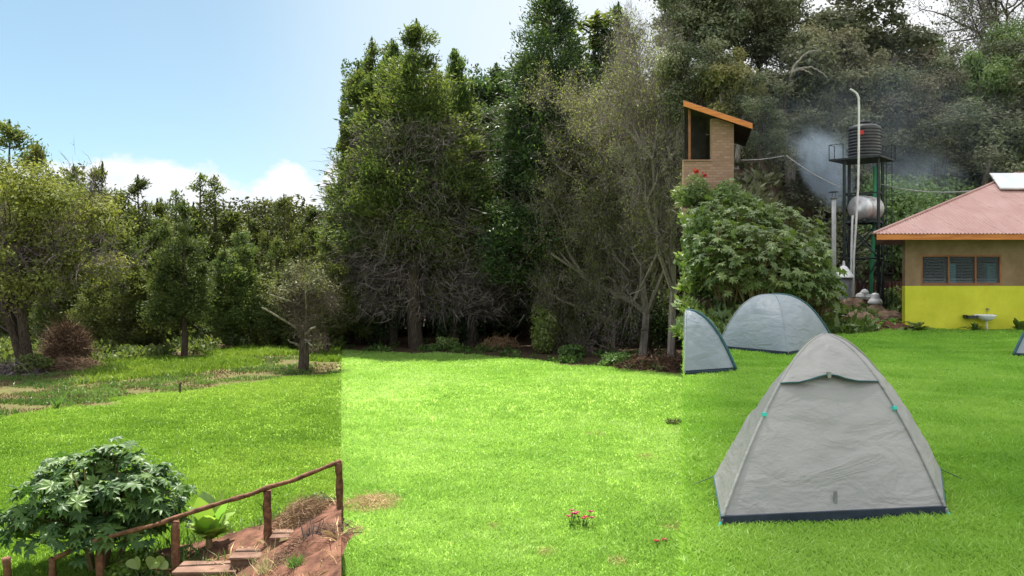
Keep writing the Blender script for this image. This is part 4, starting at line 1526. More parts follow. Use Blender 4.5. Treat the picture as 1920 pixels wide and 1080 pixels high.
    for k_, pl in (pull or {}).items():
        tp = np.array(pl[0]) + np.array([0, 0, skirt])
        d = tp - ctr
        d[2] = 0
        d /= np.linalg.norm(d)
        MB().tube([tp - o0, tp + d * .22 - o0 - np.array([0, 0, tp[2]])], .003, 5).build('guy_line', M['navy'], root)
    return root


FL, FR = px(1353, 996, 5.23)[:2], px(1774, 974, 5.46)[:2]
bk = np.array([.37, .93]) * 1.95
tent([FL, FR, FR + bk, FL + bk], (*px(1546, 626, 6.45)[:2], 1.55 - 108 / F * 6.45), M['tent'],
     'large grey tent in front with hood flap over closed door', 401, 0,
     pull={1: ((px(1764, 880, 6.45)[0], 6.45, .05), .42), 3: ((px(1337, 888, 6.25)[0], 6.25, .04), .55)}, hood=True, round_=1.72, details=True, bulge=.02)
A_, B_, C_ = px(1346, 655, 18.4)[:2], px(1478, 667, 16.8)[:2], px(1566, 650, 18.7)[:2]
tent([A_, B_, C_, A_ + C_ - B_], (*px(1448, 552, 18.5)[:2], 1.55 - 32 / F * 18.5), M['tentblue'],
     'wide blue-grey dome tent behind the large front tent', 402, 0, stripe=(2,), round_=2.5, bulge=.16)
tent([px(1284.5, 706, 13.4)[:2], px(1379, 697, 13.9)[:2], px(1372, 670, 15.2)[:2], px(1285, 670, 14.9)[:2]], (*px(1287, 582, 14.2)[:2], 1.55 - 62 / F * 14.2), M['tentblue'],
     'narrow light grey tent with dark pole seam at terrace edge', 403, 0, stripe=(1,), round_=2.1, bulge=.04)
tent([px(1901, 670, 16.5)[:2], px(2090, 676, 15.9)[:2], px(2110, 640, 18.0)[:2], px(1925, 640, 18.6)[:2]], (px(2005, 560, 17.3)[0], 17.3, 1.15), M['tentblue'],
     'grey tent corner cut off by the right edge of picture', 404, 0, stripe=(0,), round_=2.3, bulge=.1)

# ------------------------------------------------------------------ yellow house
HYF = 24.8
hx0 = gx(1697, HYF)
house = empty('yellow_house', (hx0, HYF, 0))
tag(house, 'low house with lime yellow painted base and red sheet roof', 'house')
ho = np.array([hx0, HYF, 0])
wx0, wx1, wz0, wz1 = gx(1727, HYF), gx(1878, HYF), 1.335, 2.20
hx1 = 19.0


def hb(*boxes):
    m_ = MB()
    for b in boxes:
        m_.box(*b)
    m_.v = [v - ho for v in m_.v]
    return m_


th = .2
hb((hx0, hx1, HYF, HYF + th, -.3, 1.30)).build('painted_base', M['yellow'], house)
hb((hx0 + .01, wx0, HYF + .012, HYF + th, 1.302, 2.75), (wx1, hx1, HYF + .012, HYF + th, 1.302, 2.75), (wx0, wx1, HYF + .012, HYF + th, 2.2, 2.75), (wx0, wx1, HYF + .012, HYF + th, 1.302, 1.335)).build('upper_wall', M['plaster'], house)
sk = gx(1697, HYF + 6) - hx0 + .15                          # the side wall runs away from the viewer
m_ = MB().prism([(0.02, th, 0), (sk, 6, 0), (sk + .2, 6, 0), (.25, th, 0)], (0, 0, -.3), (0, 0, 2.75))
m_.prism([(sk, 6, 0), (hx1 - hx0, 6, 0), (hx1 - hx0, 6.2, 0), (sk, 6.2, 0)], (0, 0, -.3), (0, 0, 2.75))
m_.box(hx1 - hx0 - .2, hx1 - hx0 - .003, th, 6, -.3, 2.75)
m_.build('side_wall', M['plaster'], house)
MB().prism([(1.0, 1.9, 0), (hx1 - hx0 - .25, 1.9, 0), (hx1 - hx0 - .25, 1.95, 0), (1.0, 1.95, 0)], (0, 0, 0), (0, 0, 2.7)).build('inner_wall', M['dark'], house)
# window: frame, panes, louvres
wf = MB()
fr = .05
yw = HYF + .03
for x_ in (wx0, wx0 + (wx1 - wx0) * .335, wx0 + (wx1 - wx0) * .67, wx1 - fr):
    wf.box(x_, x_ + fr, yw - .02, yw + .07, wz0 + fr, wz1 - fr)
wf.box(wx0, wx1, yw - .022, yw + .072, wz0, wz0 + fr)
wf.box(wx0, wx1, yw - .022, yw + .072, wz1 - fr, wz1)
wf.v = [v - ho for v in wf.v]
M['winwood'] = mat('window_wood', (.18, .065, .022), (.30, .115, .04), 3, .55, .3)
win = wf.build('window', M['winwood'], house)
for p_ in range(3):
    x0_ = wx0 + (wx1 - wx0) * (0, .335, .67)[p_] + fr
    x1_ = (wx0 + (wx1 - wx0) * .335, wx0 + (wx1 - wx0) * .67, wx1 - fr)[p_]
    g_ = MB()
    for l in range(9):
        zc_ = wz0 + fr + (wz1 - wz0 - 2 * fr) * (l + .5) / 9
        dz = .04
        V = np.array([(x0_, yw + .005, zc_ - dz), (x1_, yw + .005, zc_ - dz), (x1_, yw + .045, zc_ + dz), (x0_, yw + .045, zc_ + dz)])
        g_.prism(V - ho, (0, -.002, 0), (0, .002, .002))
    g_.build('louvre_pane', M['glass'], win)
# roof: corrugated front slope trimmed by the hip, plain other slopes
ey, ez = 24.0, 1.55 + 82 / F * 24.0
ex0 = gx(1637, ey)
ry, rz_ = 28.2, 1.55 + 195 / F * 28.2
rx0 = gx(1905, ry)
ex1 = 20.0
cols = np.arange(ex0, ex1, .017)
V = np.zeros((len(cols), 7, 3))
for j, s in enumerate(np.linspace(0, 1, 7)):
    smax = np.clip((cols - ex0) / (rx0 - ex0), .002, 1)
    ss = s * smax
    V[:, j, 0] = cols
    V[:, j, 1] = ey + (ry - ey) * ss
    V[:, j, 2] = ez + (rz_ - ez) * ss + .011 * np.sin(cols * 2 * np.pi / .105)
rf = MB().grid(V - ho)
bkx, bky = gx(1640, 32.2) + .1, 32.2
rf.add(np.array([(ex0, ey, ez), (rx0, ry, rz_), (bkx, bky, ez), (ex1, bky, ez), (ex1, ry, rz_)]) - ho, [(0, 1, 2), (2, 1, 4, 3)])
roof = rf.build('roof', M['roof'], house)
MB().tube(np.array([(ex0, ey, ez + .012), (rx0, ry, rz_ + .012), (ex1, ry, rz_ + .012)]) - ho, .035, 7).build('ridge_cap', M['roof'], roof)
hb((ex0 + .12, ex1, ey + .03, ey + .06, ez - .17, ez - .014)).build('fascia', M['orange'], roof)
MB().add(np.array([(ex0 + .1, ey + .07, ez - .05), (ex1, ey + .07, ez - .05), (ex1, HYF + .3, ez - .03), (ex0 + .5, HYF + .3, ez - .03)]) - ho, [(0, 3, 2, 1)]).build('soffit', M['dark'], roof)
# solar panel on the roof
up = np.array([0, ry - ey, rz_ - ez])
up /= np.linalg.norm(up)
nr = np.array([0, -up[2], up[1]])
p0 = px(1874, 365, 26.8)
p0[2] = ez + (rz_ - ez) * (p0[1] - ey) / (ry - ey)
sp_ = empty('solar_panel', p0)
tag(sp_, 'pale solar panel tilted on the red sheet roof', 'solar panel')
qs = [np.array([0, 0, 0]), np.array([1.9, 0, 0]), np.array([2.2, 0, 0]) + up * 1.35, np.array([.33, 0, 0]) + up * 1.35]
MB().prism(qs, nr * .06, nr * .10).build('frame', M['silver'], sp_)
M['solar'] = mat('solar_glass', (.52, .55, .58), (.60, .62, .64), 2, .12, .6)
MB().prism([q + np.array([.05, 0, 0]) * (1 if i in (0, 3) else -1) + up * (.04 if i < 2 else -.04) for i, q in enumerate(qs)], nr * .101, nr * .106).build('glass', M['solar'], sp_)
# things inside the window
for x, lab in ((1780, 'pale blue box standing behind the middle window pane'), (1856, 'pale blue box standing behind the right window pane')):
    X = gx(x, 25.2)
    m_ = MB().box(-.14, .14, -.1, .1, 0, 1.95).box(-.12, .12, -.115, -.103, .1, 1.85)
    o = m_.build('blue_box', M['cyan'], loc=(X, 25.2, 0))
    bv = o.modifiers.new('bevel', 'BEVEL')
    bv.width = .01
    tag(o, lab, 'box', 'blue boxes inside the house')
# washbasin
wb = empty('washbasin', (gx(1843, HYF), HYF, 0))
tag(wb, 'white washbasin with black tray on lime yellow wall', 'washbasin')
zb2 = 1.55 - 70 / F * HYF
prof = [(.04, -.17), (.12, -.16), (.22, -.10), (.265, -.03), (.285, 0), (.27, .004), (.25, -.02), (.2, -.08), (.06, -.12), (.0, -.12)]
bowl = MB().lathe(prof, (0, 0, 0), 28)
bowl.v = [v * np.array([1, .75, 1]) + np.array([0, -.2, zb2]) for v in bowl.v]
bowl.box(-.28, .28, -.06, -.002, zb2 - .05, zb2 + .012)
bowl.build('bowl', M['white'], wb, True)
MB().tube([(.1, -.04, zb2), (.1, -.04, zb2 + .14), (.1, -.10, zb2 + .17), (.1, -.15, zb2 + .14)], .014, 7).box(.07, .13, -.055, -.025, zb2 + .16, zb2 + .19).build('tap', M['grey'], wb, True)
MB().tube([(0, -.2, zb2 - .16), (0, -.2, .25), (.02, -.18, .0), (.02, -.18, -.1)], .028, 8).build('drain_pipe', M['whitepipe'], wb, True)
MB().box(-.56, -.285, -.26, -.002, zb2 - .10, zb2 - .02).box(-.6, -.562, -.2, -.03, zb2 - .08, zb2 - .0).build('tray', M['black'], wb)


def leafy(name, x, Y, n, L, wd, label, seed, mt, zf=terrace_z, droop=.5, cat='plant', upr=.7):
    """a small plant of broad arching leaves"""
    rg = rad(seed)
    X = gx(x, Y)
    mb = MB()
    for i in range(n):
        an, ln, ww = rg.uniform(0, 6.28), L * rg.uniform(.6, 1.15), wd * rg.uniform(.7, 1.2)
        s = np.linspace(0, 1, 7)
        le = rg.uniform(.25, 1.1)
        rr = ln * math.sin(le) * s
        zz = ln * math.cos(le) * s * (upr + .3) - droop * ln * s ** 2.5
        wv = ww * np.sin(np.pi * np.clip(s * .95 + .03, 0, 1)) ** .8
        V = np.zeros((7, 3, 3))
        for k, u in enumerate((-1, 0, 1)):
            V[:, k] = np.stack([math.cos(an) * rr - math.sin(an) * u * wv, math.sin(an) * rr + math.cos(an) * u * wv, zz + .25 * abs(u) * wv], 1)
        mb.grid(V, rg.uniform(.1, .9))
    o = mb.build(name, mt, loc=(X, Y, float(zf(X, Y)) - .02))
    return tag(o, label, cat)


leafy('leafy_plant', 1718, 24.2, 24, .62, .12, 'dark leafy plant at the left corner of yellow wall', 451, M['castor2'])
leafy('fern_plant', 1828, 24.3, 40, .5, .03, 'feathery fern under the washbasin', 452, M['weed'], droop=.4)
leafy('leafy_plant', 1915, 24.2, 10, .62, .14, 'round leaved plant by yellow wall at the right edge', 453, M['castor2'], droop=.2)
leafy('leafy_plant', 1672, 25.2, 30, .5, .05, 'light green plant growing on brown earth left of house', 454, M['bigleaf'])
leafy('leafy_plant', 1648, 24.8, 30, .55, .06, 'yellow green plant on stony edge before the water tower', 455, M['bigleaf'])
leafy('leafy_plant', 1618, 25.6, 26, .5, .07, 'broad weed on stones at the foot of water tower', 456, M['weed'])
leafy('leafy_plant', 1338, 20.6, 22, .55, .08, 'leafy weed on the bank left of the wide dome tent', 457, M['castor2'])
leafy('leafy_plant', 1570, 24.6, 26, .55, .07, 'weed growing right behind the wide dome tent', 458, M['weed'])

# stones and planks on the slope below the tower
rg = rad(460)
for i, (x, Y, w_, h_, lab) in enumerate([(1598, 26.6, .9, .45, 'large brown stone on the step below the boiler'), (1642, 26.8, .8, .4, 'pale brown stone before the water tower legs'), (1612, 25.2, 1.0, .32, 'flat brown stone nearest the lawn by the tower'),
                                       (1668, 26.0, .9, .3, 'brown stone beside the corner of yellow house'), (1560, 26.4, .8, .5, 'brown stone at the foot of the castor bushes')]):
    g_ = MB()
    nth, nph = 14, 9
    th_, ph_ = np.meshgrid(np.linspace(0, 2 * np.pi, nth), np.linspace(0, np.pi, nph), indexing='ij')
    r_ = 1 + .28 * (vnoise(np.cos(th_) * 2 + i * 7, np.sin(th_) * 2 + ph_ * 2, .8, i) - .5)
    r_[-1] = r_[0]
    g_.grid(np.stack([np.cos(th_) * np.sin(ph_) * w_ / 2 * r_, np.sin(th_) * np.sin(ph_) * w_ * .4 * r_, np.cos(ph_) * h_ * r_ * .8 + h_ * .3], -1))
    X = gx(x, Y)
    o = g_.build('stone', M['stone'], loc=(X, Y, float(terrace_z(X, Y))))
    tag(o, lab, 'stone', 'stones on the slope')
P0, P1 = px(1512, 527, 26.5), px(1562, 556, 25.8)
o = MB().tube([P0, (P0 + P1) / 2 + np.array([0, 0, .02]), P1], [.09, .085, .08], 6).build('timber_pole', M['palebark'])
tag(o, 'weathered timber pole leaning down the slope by castor bushes', 'pole')
X = gx(1625, 25.0)
o = heap('earth_step', 1650, 25.1, 3.0, 1.6, .22, M['soil'], 'brown earth step at the lawn end before the tower', 462, terrace_z, 'earth step')

# ------------------------------------------------------------------ water tower, tanks, pipes, boiler
TY_ = 33.0
tc_ = np.array([gx(1619, TY_), TY_, 0])
tower = empty('water_tower_stand', tc_)
tag(tower, 'dark steel lattice stand carrying two water tanks', 'tower')
hd = .80
cn = [np.array([math.cos(a) * hd, math.sin(a) * hd]) for a in (math.pi + .15, -math.pi / 2 + .32, .15, math.pi / 2 + .32)]
ztop = 6.05
zl = lambda y: 1.55 - (y - HY) / F * TY_
for c in cn:
    MB().box(c[0] - .045, c[0] + .045, c[1] - .045, c[1] + .045, -.2, ztop).build('leg', M['steel'], tower)
lv = [.5, zl(485), zl(418), zl(364)]
for z in lv[1:]:
    br = MB()
    for i in range(4):
        a, b = cn[i], cn[(i + 1) % 4]
        br.tube([(a[0], a[1], z), (b[0], b[1], z)], .038, 6)
    br.build('cross_bar', M['steel'], tower)
dg = MB()
for z0_, z1_ in ((.1, lv[1]), (lv[1], lv[2])):
    for i in range(4):
        a, b = cn[i], cn[(i + 1) % 4]
        dg.tube([(a[0], a[1], z0_ + .05), (b[0], b[1], z1_ - .05)], .03, 5)
        dg.tube([(b[0], b[1], z0_ + .05), (a[0], a[1], z1_ - .05)], .03, 5)
dg.build('brace', M['steel'], tower)
big = [np.array([math.cos(a) * r, math.sin(a) * r]) for a, r in ((math.pi - .05, 1.32), (-math.pi / 2 + .1, 1.25), (.1, 1.3), (math.pi / 2 + .1, 1.25))]
MB().prism([(b[0], b[1], 0) for b in big], (0, 0, ztop + .002), (0, 0, ztop + .07)).build('platform', M['steel'], tower)
MB().prism([(c[0] * .98, c[1] * .98, 0) for c in cn], (0, 0, lv[2] + .03), (0, 0, lv[2] + .09)).build('lower_platform', M['steel'], tower)
rl = MB()
for i in (0, 1, 2, 3):
    a, b = big[i], big[(i + 1) % 4]
    if i in (1, 0):
        ks = (0, .28) if i == 0 else (.75, 1)
    else:
        ks = (0, .25) if i == 2 else (.72, 1)
    for k in ks:
        p = a * (1 - k) + b * k
        rl.tube([(p[0] * .99, p[1] * .99, ztop + .05), (p[0] * .99, p[1] * .99, ztop + .62)], .016, 5)
    p, q = a * (1 - ks[0]) + b * ks[0], a * (1 - ks[1]) + b * ks[1]
    rl.tube([(p[0] * .99, p[1] * .99, ztop + .62), (q[0] * .99, q[1] * .99, ztop + .62)], .014, 5)
rl.build('railing', M['steel'], tower)
ld = MB()
for dx in (-.0, .22):
    ld.tube([(.86 + dx, -.05, 0), (.86 + dx, -.05, ztop)], .016, 5)
for z in np.arange(.3, ztop, .35):
    ld.tube([(.86, -.05, z), (1.08, -.05, z)], .012, 5)
ld.build('ladder', M['steel'], tower)

prof = [(0, 0), (.58, 0), (.6, .03)]
for k in range(9):
    z = .08 + k * .118
    prof += [(.6, z), (.575, z + .02), (.575, z + .04), (.6, z + .062), (.605, z + .09)]
prof += [(.6, 1.16), (.57, 1.22), (.45, 1.28), (.25, 1.31), (.24, 1.36), (.0, 1.37)]
tk_root = empty('water_tank', (tc_[0] + .02, tc_[1] - .05, ztop + .072))
tag(tk_root, 'black ribbed plastic water tank on top of the tower', 'tank')
MB().lathe(prof, (0, 0, 0), 36).build('tank_body', M['black'], tk_root, True)
MB().lathe([(0, 0), (.25, 0), (.25, .05), (.2, .07), (0, .075)], (0, 0, 1.372), 20).build('lid', M['black'], tk_root, True)
an = np.linspace(-2.25, -2.0, 6)
MB().grid(np.stack([np.stack([np.cos(an) * .614, np.sin(an) * .614, np.full(6, z)], -1) for z in (.86, 1.02)], 0)).build('red_mark', M['redmark'], tk_root)

ax = np.array([.80, .58, -.02])
ax /= np.linalg.norm(ax)
c0 = np.array([tc_[0] - .36, tc_[1] - .42, zl(391)])
drum = empty('steel_tank', c0)
tag(drum, 'silver metal drum lying sideways on the lower tower deck', 'tank')
MB().lathe([(0, -.06), (.2, -.05), (.40, -.02), (.48, .03), (.48, .3), (.485, .31), (.48, .32), (.48, .68), (.485, .69), (.48, .7), (.48, .96), (.44, 1.02), (0, 1.06)], (0, 0, 0), 32, ax).build('drum_body', M['silver'], drum, True)
for s in (.2, .8):
    p = ax * s
    MB().box(p[0] - .06, p[0] + .06, p[1] - .3, p[1] + .3, -.53, -.40).build('saddle', M['steel'], drum)

q = lambda x, y, Y=32.0: px(x, y, Y)
o = MB().tube([q(1594, 167), q(1601, 171), q(1607, 176), q(1610, 184), q(1610.5, 200), q(1610, 300), q(1609, 352), q(1605, 420), q(1601, 480), q(1600, 560)], .042, 8).build('water_pipe', M['whitepipe'])
tag(o, 'tall thin white pipe with bent top beside black water tank', 'pipe')
o = MB().tube([q(1599, 404), q(1598, 412), q(1596.5, 470), q(1595, 560)], .042, 8).build('water_pipe', M['whitepipe'])
tag(o, 'short thin white pipe beneath the silver drum', 'pipe')
o = MB().tube([px(1641, 312, 33.2), px(1640, 400, 33.2), px(1634, 520, 33.2), px(1632, 596, 33.2)], .075, 8).build('green_pipe', M['green'])
tag(o, 'bright green pipe running down inside the water tower', 'pipe')
fl = empty('chimney_flue', px(1563.5, 520, 34))
tag(fl, 'white metal chimney flue with black cap left of tower', 'chimney')
f0 = np.array(fl.location)
zz = lambda y: 1.55 - (y - HY) / F * 34 - f0[2]
MB().tube([(0, 0, -1.4), (0, 0, zz(470)), (0, 0, zz(372))], [.085, .085, .085], 12).build('flue_pipe', M['whitepipe'], fl, True)
MB().lathe([(0, 0), (.11, 0), (.13, .06), (.10, .12), (.0, .12)], (0, 0, zz(374)), 16).build('collar', M['grey'], fl, True)
MB().lathe([(0, 0), (.21, 0), (.19, .03), (.04, .07), (0, .075)], (0, 0, zz(361)), 16).tube([(.06, 0, zz(372)), (.06, 0, zz(360))], .01, 4).tube([(-.06, 0, zz(372)), (-.06, 0, zz(360))], .01, 4).build('cap', M['black'], fl)
MB().tube([(-.45, 0, zz(411)), (.5, 0.1, zz(411))], .02, 5).build('stay', M['steel'], fl)
bo = empty('boiler', (gx(1582, 31.3), 31.3, 0))
tag(bo, 'squat boiler drum under a white conical lid', 'boiler')
zb3 = lambda y: 1.55 - (y - HY) / F * 31.3
MB().lathe([(0, -.1), (.30, -.1), (.31, .2), (.31, zb3(521)), (0, zb3(521))], (0, 0, 0), 24).build('drum_body', M['grey'], bo, True)
MB().lathe([(0, zb3(521) + .003), (.38, zb3(521) + .003), (.38, zb3(519)), (.10, zb3(499)), (.05, zb3(498)), (.04, zb3(490)), (0, zb3(489))], (0, 0, 0), 28).build('conical_lid', M['white'], bo, False)
sk_ = MB()
for dx, dz, s in ((-.15, .12, 1), (.12, .1, .9), (.0, .28, .8)):
    sk_.lathe([(0, -.12 * s), (.13 * s, -.10 * s), (.19 * s, 0), (.13 * s, .1 * s), (.04 * s, .14 * s), (0, .15 * s)], (dx, 0, dz + zb3(562)), 12)
sk_.v = [v for v in sk_.v]
o = sk_.build('white_sack', M['white'], loc=(gx(1621, 31.3), 31.3, 0))
tag(o, 'knotted white sacks lying beside the tower leg', 'sack')
pt = empty('cooking_pot', (gx(1641, 30.6), 30.6, 0))
tag(pt, 'black pot with white cover standing among tower legs', 'pot')
MB().lathe([(0, -.05), (.20, -.05), (.23, .25), (.22, .58), (0, .58)], (0, 0, 0), 18).build('pot_body', M['black'], pt, True)
MB().lathe([(0, .583), (.25, .583), (.26, .66), (.2, .76), (.14, .80), (.15, .9), (.1, .98), (0, 1.0)], (0, 0, 0), 18).build('cover', M['white'], pt, True)
m_ = MB()
cols = np.arange(0, 3.6, .03)
m_.grid(np.stack([np.stack([gx(1606, 36) + cols, 36 + .03 * np.sin(cols * 40), np.full(len(cols), z)], -1) for z in (-.2, .7, 1.35)], 1))
o = m_.build('sheet_fence', M['rust'])
so2 = o.modifiers.new('solid', 'SOLIDIFY')
so2.thickness = .02
tag(o, 'rusty red-brown sheet fence behind the water tower legs', 'fence')


def sag(p, q, dip, n=18):
    t = np.linspace(0, 1, n)[:, None]
    P = p * (1 - t) + q * t
    P[:, 2] -= dip * 4 * (t * (1 - t))[:, 0]
    return P


o = MB().tube(sag(px(1651, 345, 32.6), px(1868, 352, 27.4), .22), .017, 5).build('overhead_cable', M['cable'])
tag(o, 'sagging grey cable from tower to red roof', 'cable')
o = MB().tube(sag(px(1390, 300, 33), px(1470, 292, 36), .05), .015, 5).build('overhead_cable', M['cable'])
tag(o, 'thin cable running from brick house into the trees', 'cable')
o = MB().tube(sag(px(1475, 292, 36.5), px(1578, 352, 33.2), .1), .02, 5).build('overhead_cable', M['cable'])
tag(o, 'slanting cable behind smoke down to the tower', 'cable')

# ------------------------------------------------------------------ brick house, upper left of the camp
BY_ = 32.0
bh = empty('brick_house', (gx(1376, BY_), BY_, 4.6))
tag(bh, 'brick house with orange roof edge on slope above castor bushes', 'house')
b0 = np.array(bh.location)
zB = lambda y: 1.55 - (y - HY) / F * BY_
X0, X1, XP, XW = gx(1281.5, BY_), gx(1376, BY_), gx(1334, BY_), gx(1292, BY_)


def bb(*boxes):
    m_ = MB()
    for b in boxes:
        m_.box(*b)
    m_.v = [v - b0 for v in m_.v]
    return m_


bb((XP, X1, BY_, BY_ + .25, zB(302), zB(222)), (X0, X1, BY_ + .003, BY_ + .25, 4.2, zB(302) - .002)).build('brick_wall', M['brick'], bh)
m_ = MB().prism(np.array([(X1 - .25, BY_ + .252, 0), (X1 - .003, BY_ + .252, 0), (X1 + .8, BY_ + 3.6, 0), (X1 + .5, BY_ + 3.6, 0)]) - np.array([b0[0], b0[1], 0]), (0, 0, -.4), (0, 0, zB(225) - b0[2]))
m_.build('side_wall', M['brick'], bh)
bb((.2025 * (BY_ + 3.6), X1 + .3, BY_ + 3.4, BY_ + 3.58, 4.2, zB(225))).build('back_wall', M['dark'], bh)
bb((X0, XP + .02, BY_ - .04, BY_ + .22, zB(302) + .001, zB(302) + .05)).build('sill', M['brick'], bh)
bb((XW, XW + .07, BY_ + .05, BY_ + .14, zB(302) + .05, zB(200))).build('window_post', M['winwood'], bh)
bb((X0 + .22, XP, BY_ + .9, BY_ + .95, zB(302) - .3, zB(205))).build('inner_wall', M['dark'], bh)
pl, pr = px(1281.5, 190, BY_ - .5), px(1411, 233, BY_ - .5)
tdir = pr - pl
dn = np.array([0, 0, -.20])
bk2 = np.array([1.0, 4.6, 0])
rfm = MB().prism(np.array([pl, pr, pr + bk2, pl + bk2]) - b0, (0, .035, .0), (0, .035, .05))
rfo = rfm.build('roof', M['roof'], bh)
MB().prism(np.array([pl, pr, pr + dn, pl + dn]) - b0, (0, 0, .03), (0, .03, .03)).build('fascia', M['orange'], rfo)
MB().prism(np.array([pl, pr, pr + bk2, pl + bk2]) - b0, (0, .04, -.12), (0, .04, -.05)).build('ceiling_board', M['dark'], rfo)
pl2 = pr + bk2
for i, (x, y) in enumerate(((1306, 322), (1319, 330))):
    Y = 30.2
    P = px(x, y, Y)
    rg = rad(500 + i)
    pm = MB()
    for k in range(14):
        D = rg.normal(size=(5, 3))
        pm.leaves(rg.normal(size=(5, 3)) * .05, D, rg.normal(size=(5, 3)), .09, .04, rg.uniform(.3, .9, 5))
    rt = empty('red_flower', P - np.array([0, 0, .7]))
    tag(rt, ('left red blossom below the brick house window', 'right red blossom below the brick house window')[i], 'flower', 'red blossoms by the brick house')
    pm.build('blossom', M['scarlet'], rt, loc=(0, 0, .7))
    MB().tube([(0, 0, -.1), (.02, 0, .35), (0, 0, .68)], .012, 5).build('stem', M['weed'], rt)

# castor thicket and greenery on the bank
GRC = 'castor bushes on the bank below the brick house'
for i, (x, Y, w_, h_, n, lab) in enumerate([
    (1368, 23.2, 2.3, 2.3, 300, 'castor bush at the left end of the bank above narrow tent'),
    (1418, 22.6, 2.8, 2.5, 380, 'castor bush in the middle of the bank behind wide tent'),
    (1490, 23.0, 2.6, 2.5, 360, 'castor bush at the right front of the bank'),
    (1522, 24.5, 1.7, 2.1, 220, 'narrow castor bush beside the white chimney flue'),
    (1390, 25.6, 3.0, 1.6, 300, 'castor bush higher on the bank under brick house corner'),
    (1455, 25.8, 3.2, 2.1, 360, 'castor bush topping the bank right of brick house'),
    (1345, 26.5, 2.0, 1.4, 200, 'castor bush highest on the bank below brick house sill'),
]):
    castor_bush(x, Y, w_, h_, int(n * 1.6), .20, M['castor2'], lab, 520 + 3 * i, terrace_z, group=GRC)
bush('bank_shrub', 1306, 29.8, 1.5, 1.15, M['hillgreen'], 'fresh green shrub against the brick house wall', 541, .14, 2600, zf=terrace_z)
bush('bank_shrub', 1365, 29.2, 1.6, 1.15, M['hillgreen'], 'green shrub under the right corner of brick house', 542, .14, 2200, zf=terrace_z)
bush('bank_shrub', 1316, 24.0, 1.1, 2.4, M['castor2'], 'tall narrow leafy shrub at the terrace edge behind narrow tent', 548, .16, 3200, zf=terrace_z)
bush('bank_shrub', 1700, 40.0, 5.5, 5.6, M['hillgreen'], 'big pale green shrub mass right behind the water tower', 543, .22, 9000, zf=terrace_z)
bush('bank_shrub', 1640, 41.0, 4.0, 5.0, M['hillgreen'], 'pale green shrub showing through the tower legs', 544, .22, 6000, zf=terrace_z)
bush('bank_shrub', 1760, 42.0, 4.0, 4.6, M['hillgreen'], 'dull green shrub behind the left roof hip', 545, .22, 5000, zf=terrace_z)
bush('bank_shrub', 1545, 37.0, 3.6, 4.6, M['hill'], 'dark shrub behind the white chimney flue', 546, .2, 5000, zf=terrace_z)
bush('bank_shrub', 1665, 35.0, 1.4, 1.3, M['weed'], 'small green shrub right of the tower legs', 547, .14, 1600, zf=terrace_z)

# ------------------------------------------------------------------ wooded hillside
P_bro['ha'] = broadleaf(601, 12, 3.8, .25, 40, 560, .24, 1, .8, lump=.30)
P_bro['hb'] = broadleaf(602, 12, 3.2, .18, 34, 420, .30, 2, .9, lump=.30)
P_bro['hc'] = broadleaf(603, 12, 4.2, .30, 54, 480, .28, 1, .75, lump=.24)
P_bro['hd'] = broadleaf(604, 12, 2.8, .10, 36, 700, .19, 1, 1.1, lump=.34)
for a_ in [
    ('ha', 1312, 44, 60, 'hill', 'dull green tree right above the brick house roof', 1.0, .3),
    ('hb', 1378, 43.2, 78, 'hillyellow', 'yellowish tree above the brick house roof end', .95, 1.3),
    ('hd', 1425, 42, 130, 'hill', 'dark tree standing right of the brick house', 1.2, 2.3),
    ('hc', 1330, 56, -70, 'hill', 'tall dark tree at the top left of the wooded hill', 1.1, 3.3),
    ('ha', 1425, 58, -60, 'hill', 'tall dull tree above the yellowish tree', 1.0, 4.3),
    ('hb', 1478, 48, 60, 'hill', 'dark tree behind the pale bare branches', 1.2, 5.3),
    ('hd', 1500, 56, -40, 'hill', 'tall dark tree left of the small sky gap', 1.3, .8),
    ('hc', 1560, 50, 40, 'hillbrown', 'olive brown tree behind the bent white pipe', .85, 1.8),
    ('ha', 1620, 47, 110, 'hill', 'dull tree directly behind the black water tank', 1.0, 2.8),
    ('hb', 1625, 58, -20, 'hill', 'tall grey-green tree right of the small sky gap', 1.3, 3.8),
    ('hd', 1690, 46, 130, 'hillbrown', 'brownish tree right of the black water tank', 1.25, 4.8),
    ('ha', 1676, 60, 38, 'hillbrown', 'brownish tree whose top borders the white sky', 1.0, 5.8),
    ('hc', 1740, 50, 110, 'hill', 'wide dull green tree above the red roof hip', .95, .1),
    ('hb', 1752, 62, 62, 'hillgreen', 'lighter feathery tree just below the white sky', .9, 1.1),
    ('hd', 1795, 48, 120, 'hillbrown', 'mauve brown tree above the roof slope', 1.2, 2.1),
    ('ha', 1815, 60, 70, 'hill', 'rounded tree at the bottom of the white sky notch', .9, 3.1),
    ('hc', 1860, 48, 85, 'hillgreen', 'fresh green tree above the solar panel', .75, 4.1),
    ('hb', 1905, 46, 100, 'hill', 'dark tree over the solar panel at the right edge', 1.2, 5.1),
    ('ha', 1925, 58, 20, 'hillgreen', 'green tree at the top right corner of hill', .8, .6),
    ('hd', 1545, 43, 190, 'hill', 'dark low tree behind the drifting smoke', 1.3, 1.6),
    ('hb', 1850, 44, 170, 'hill', 'dark low tree behind the right roof slope', 1.2, 2.6),
    ('hd', 1760, 43, 200, 'hill', 'shady tree between cable and red roof', 1.4, 3.6),
    ('hc', 1290, 64, -110, 'hill', 'tallest dark tree where hill meets the junipers', .9, 4.6),
    ('ha', 1960, 50, 30, 'hill', 'dark tree mostly past the right edge of picture', 1.0, 5.6),
    ('hd', 1570, 66, 6, 'hill', 'hazy tree seen in the small sky gap', 1.4, .2),
]:
    z = None
    put_broad(a_[0], a_[1], a_[2], a_[3], a_[5], group=GR_H, wide=a_[6], rz=a_[7], mt=M[a_[4]])
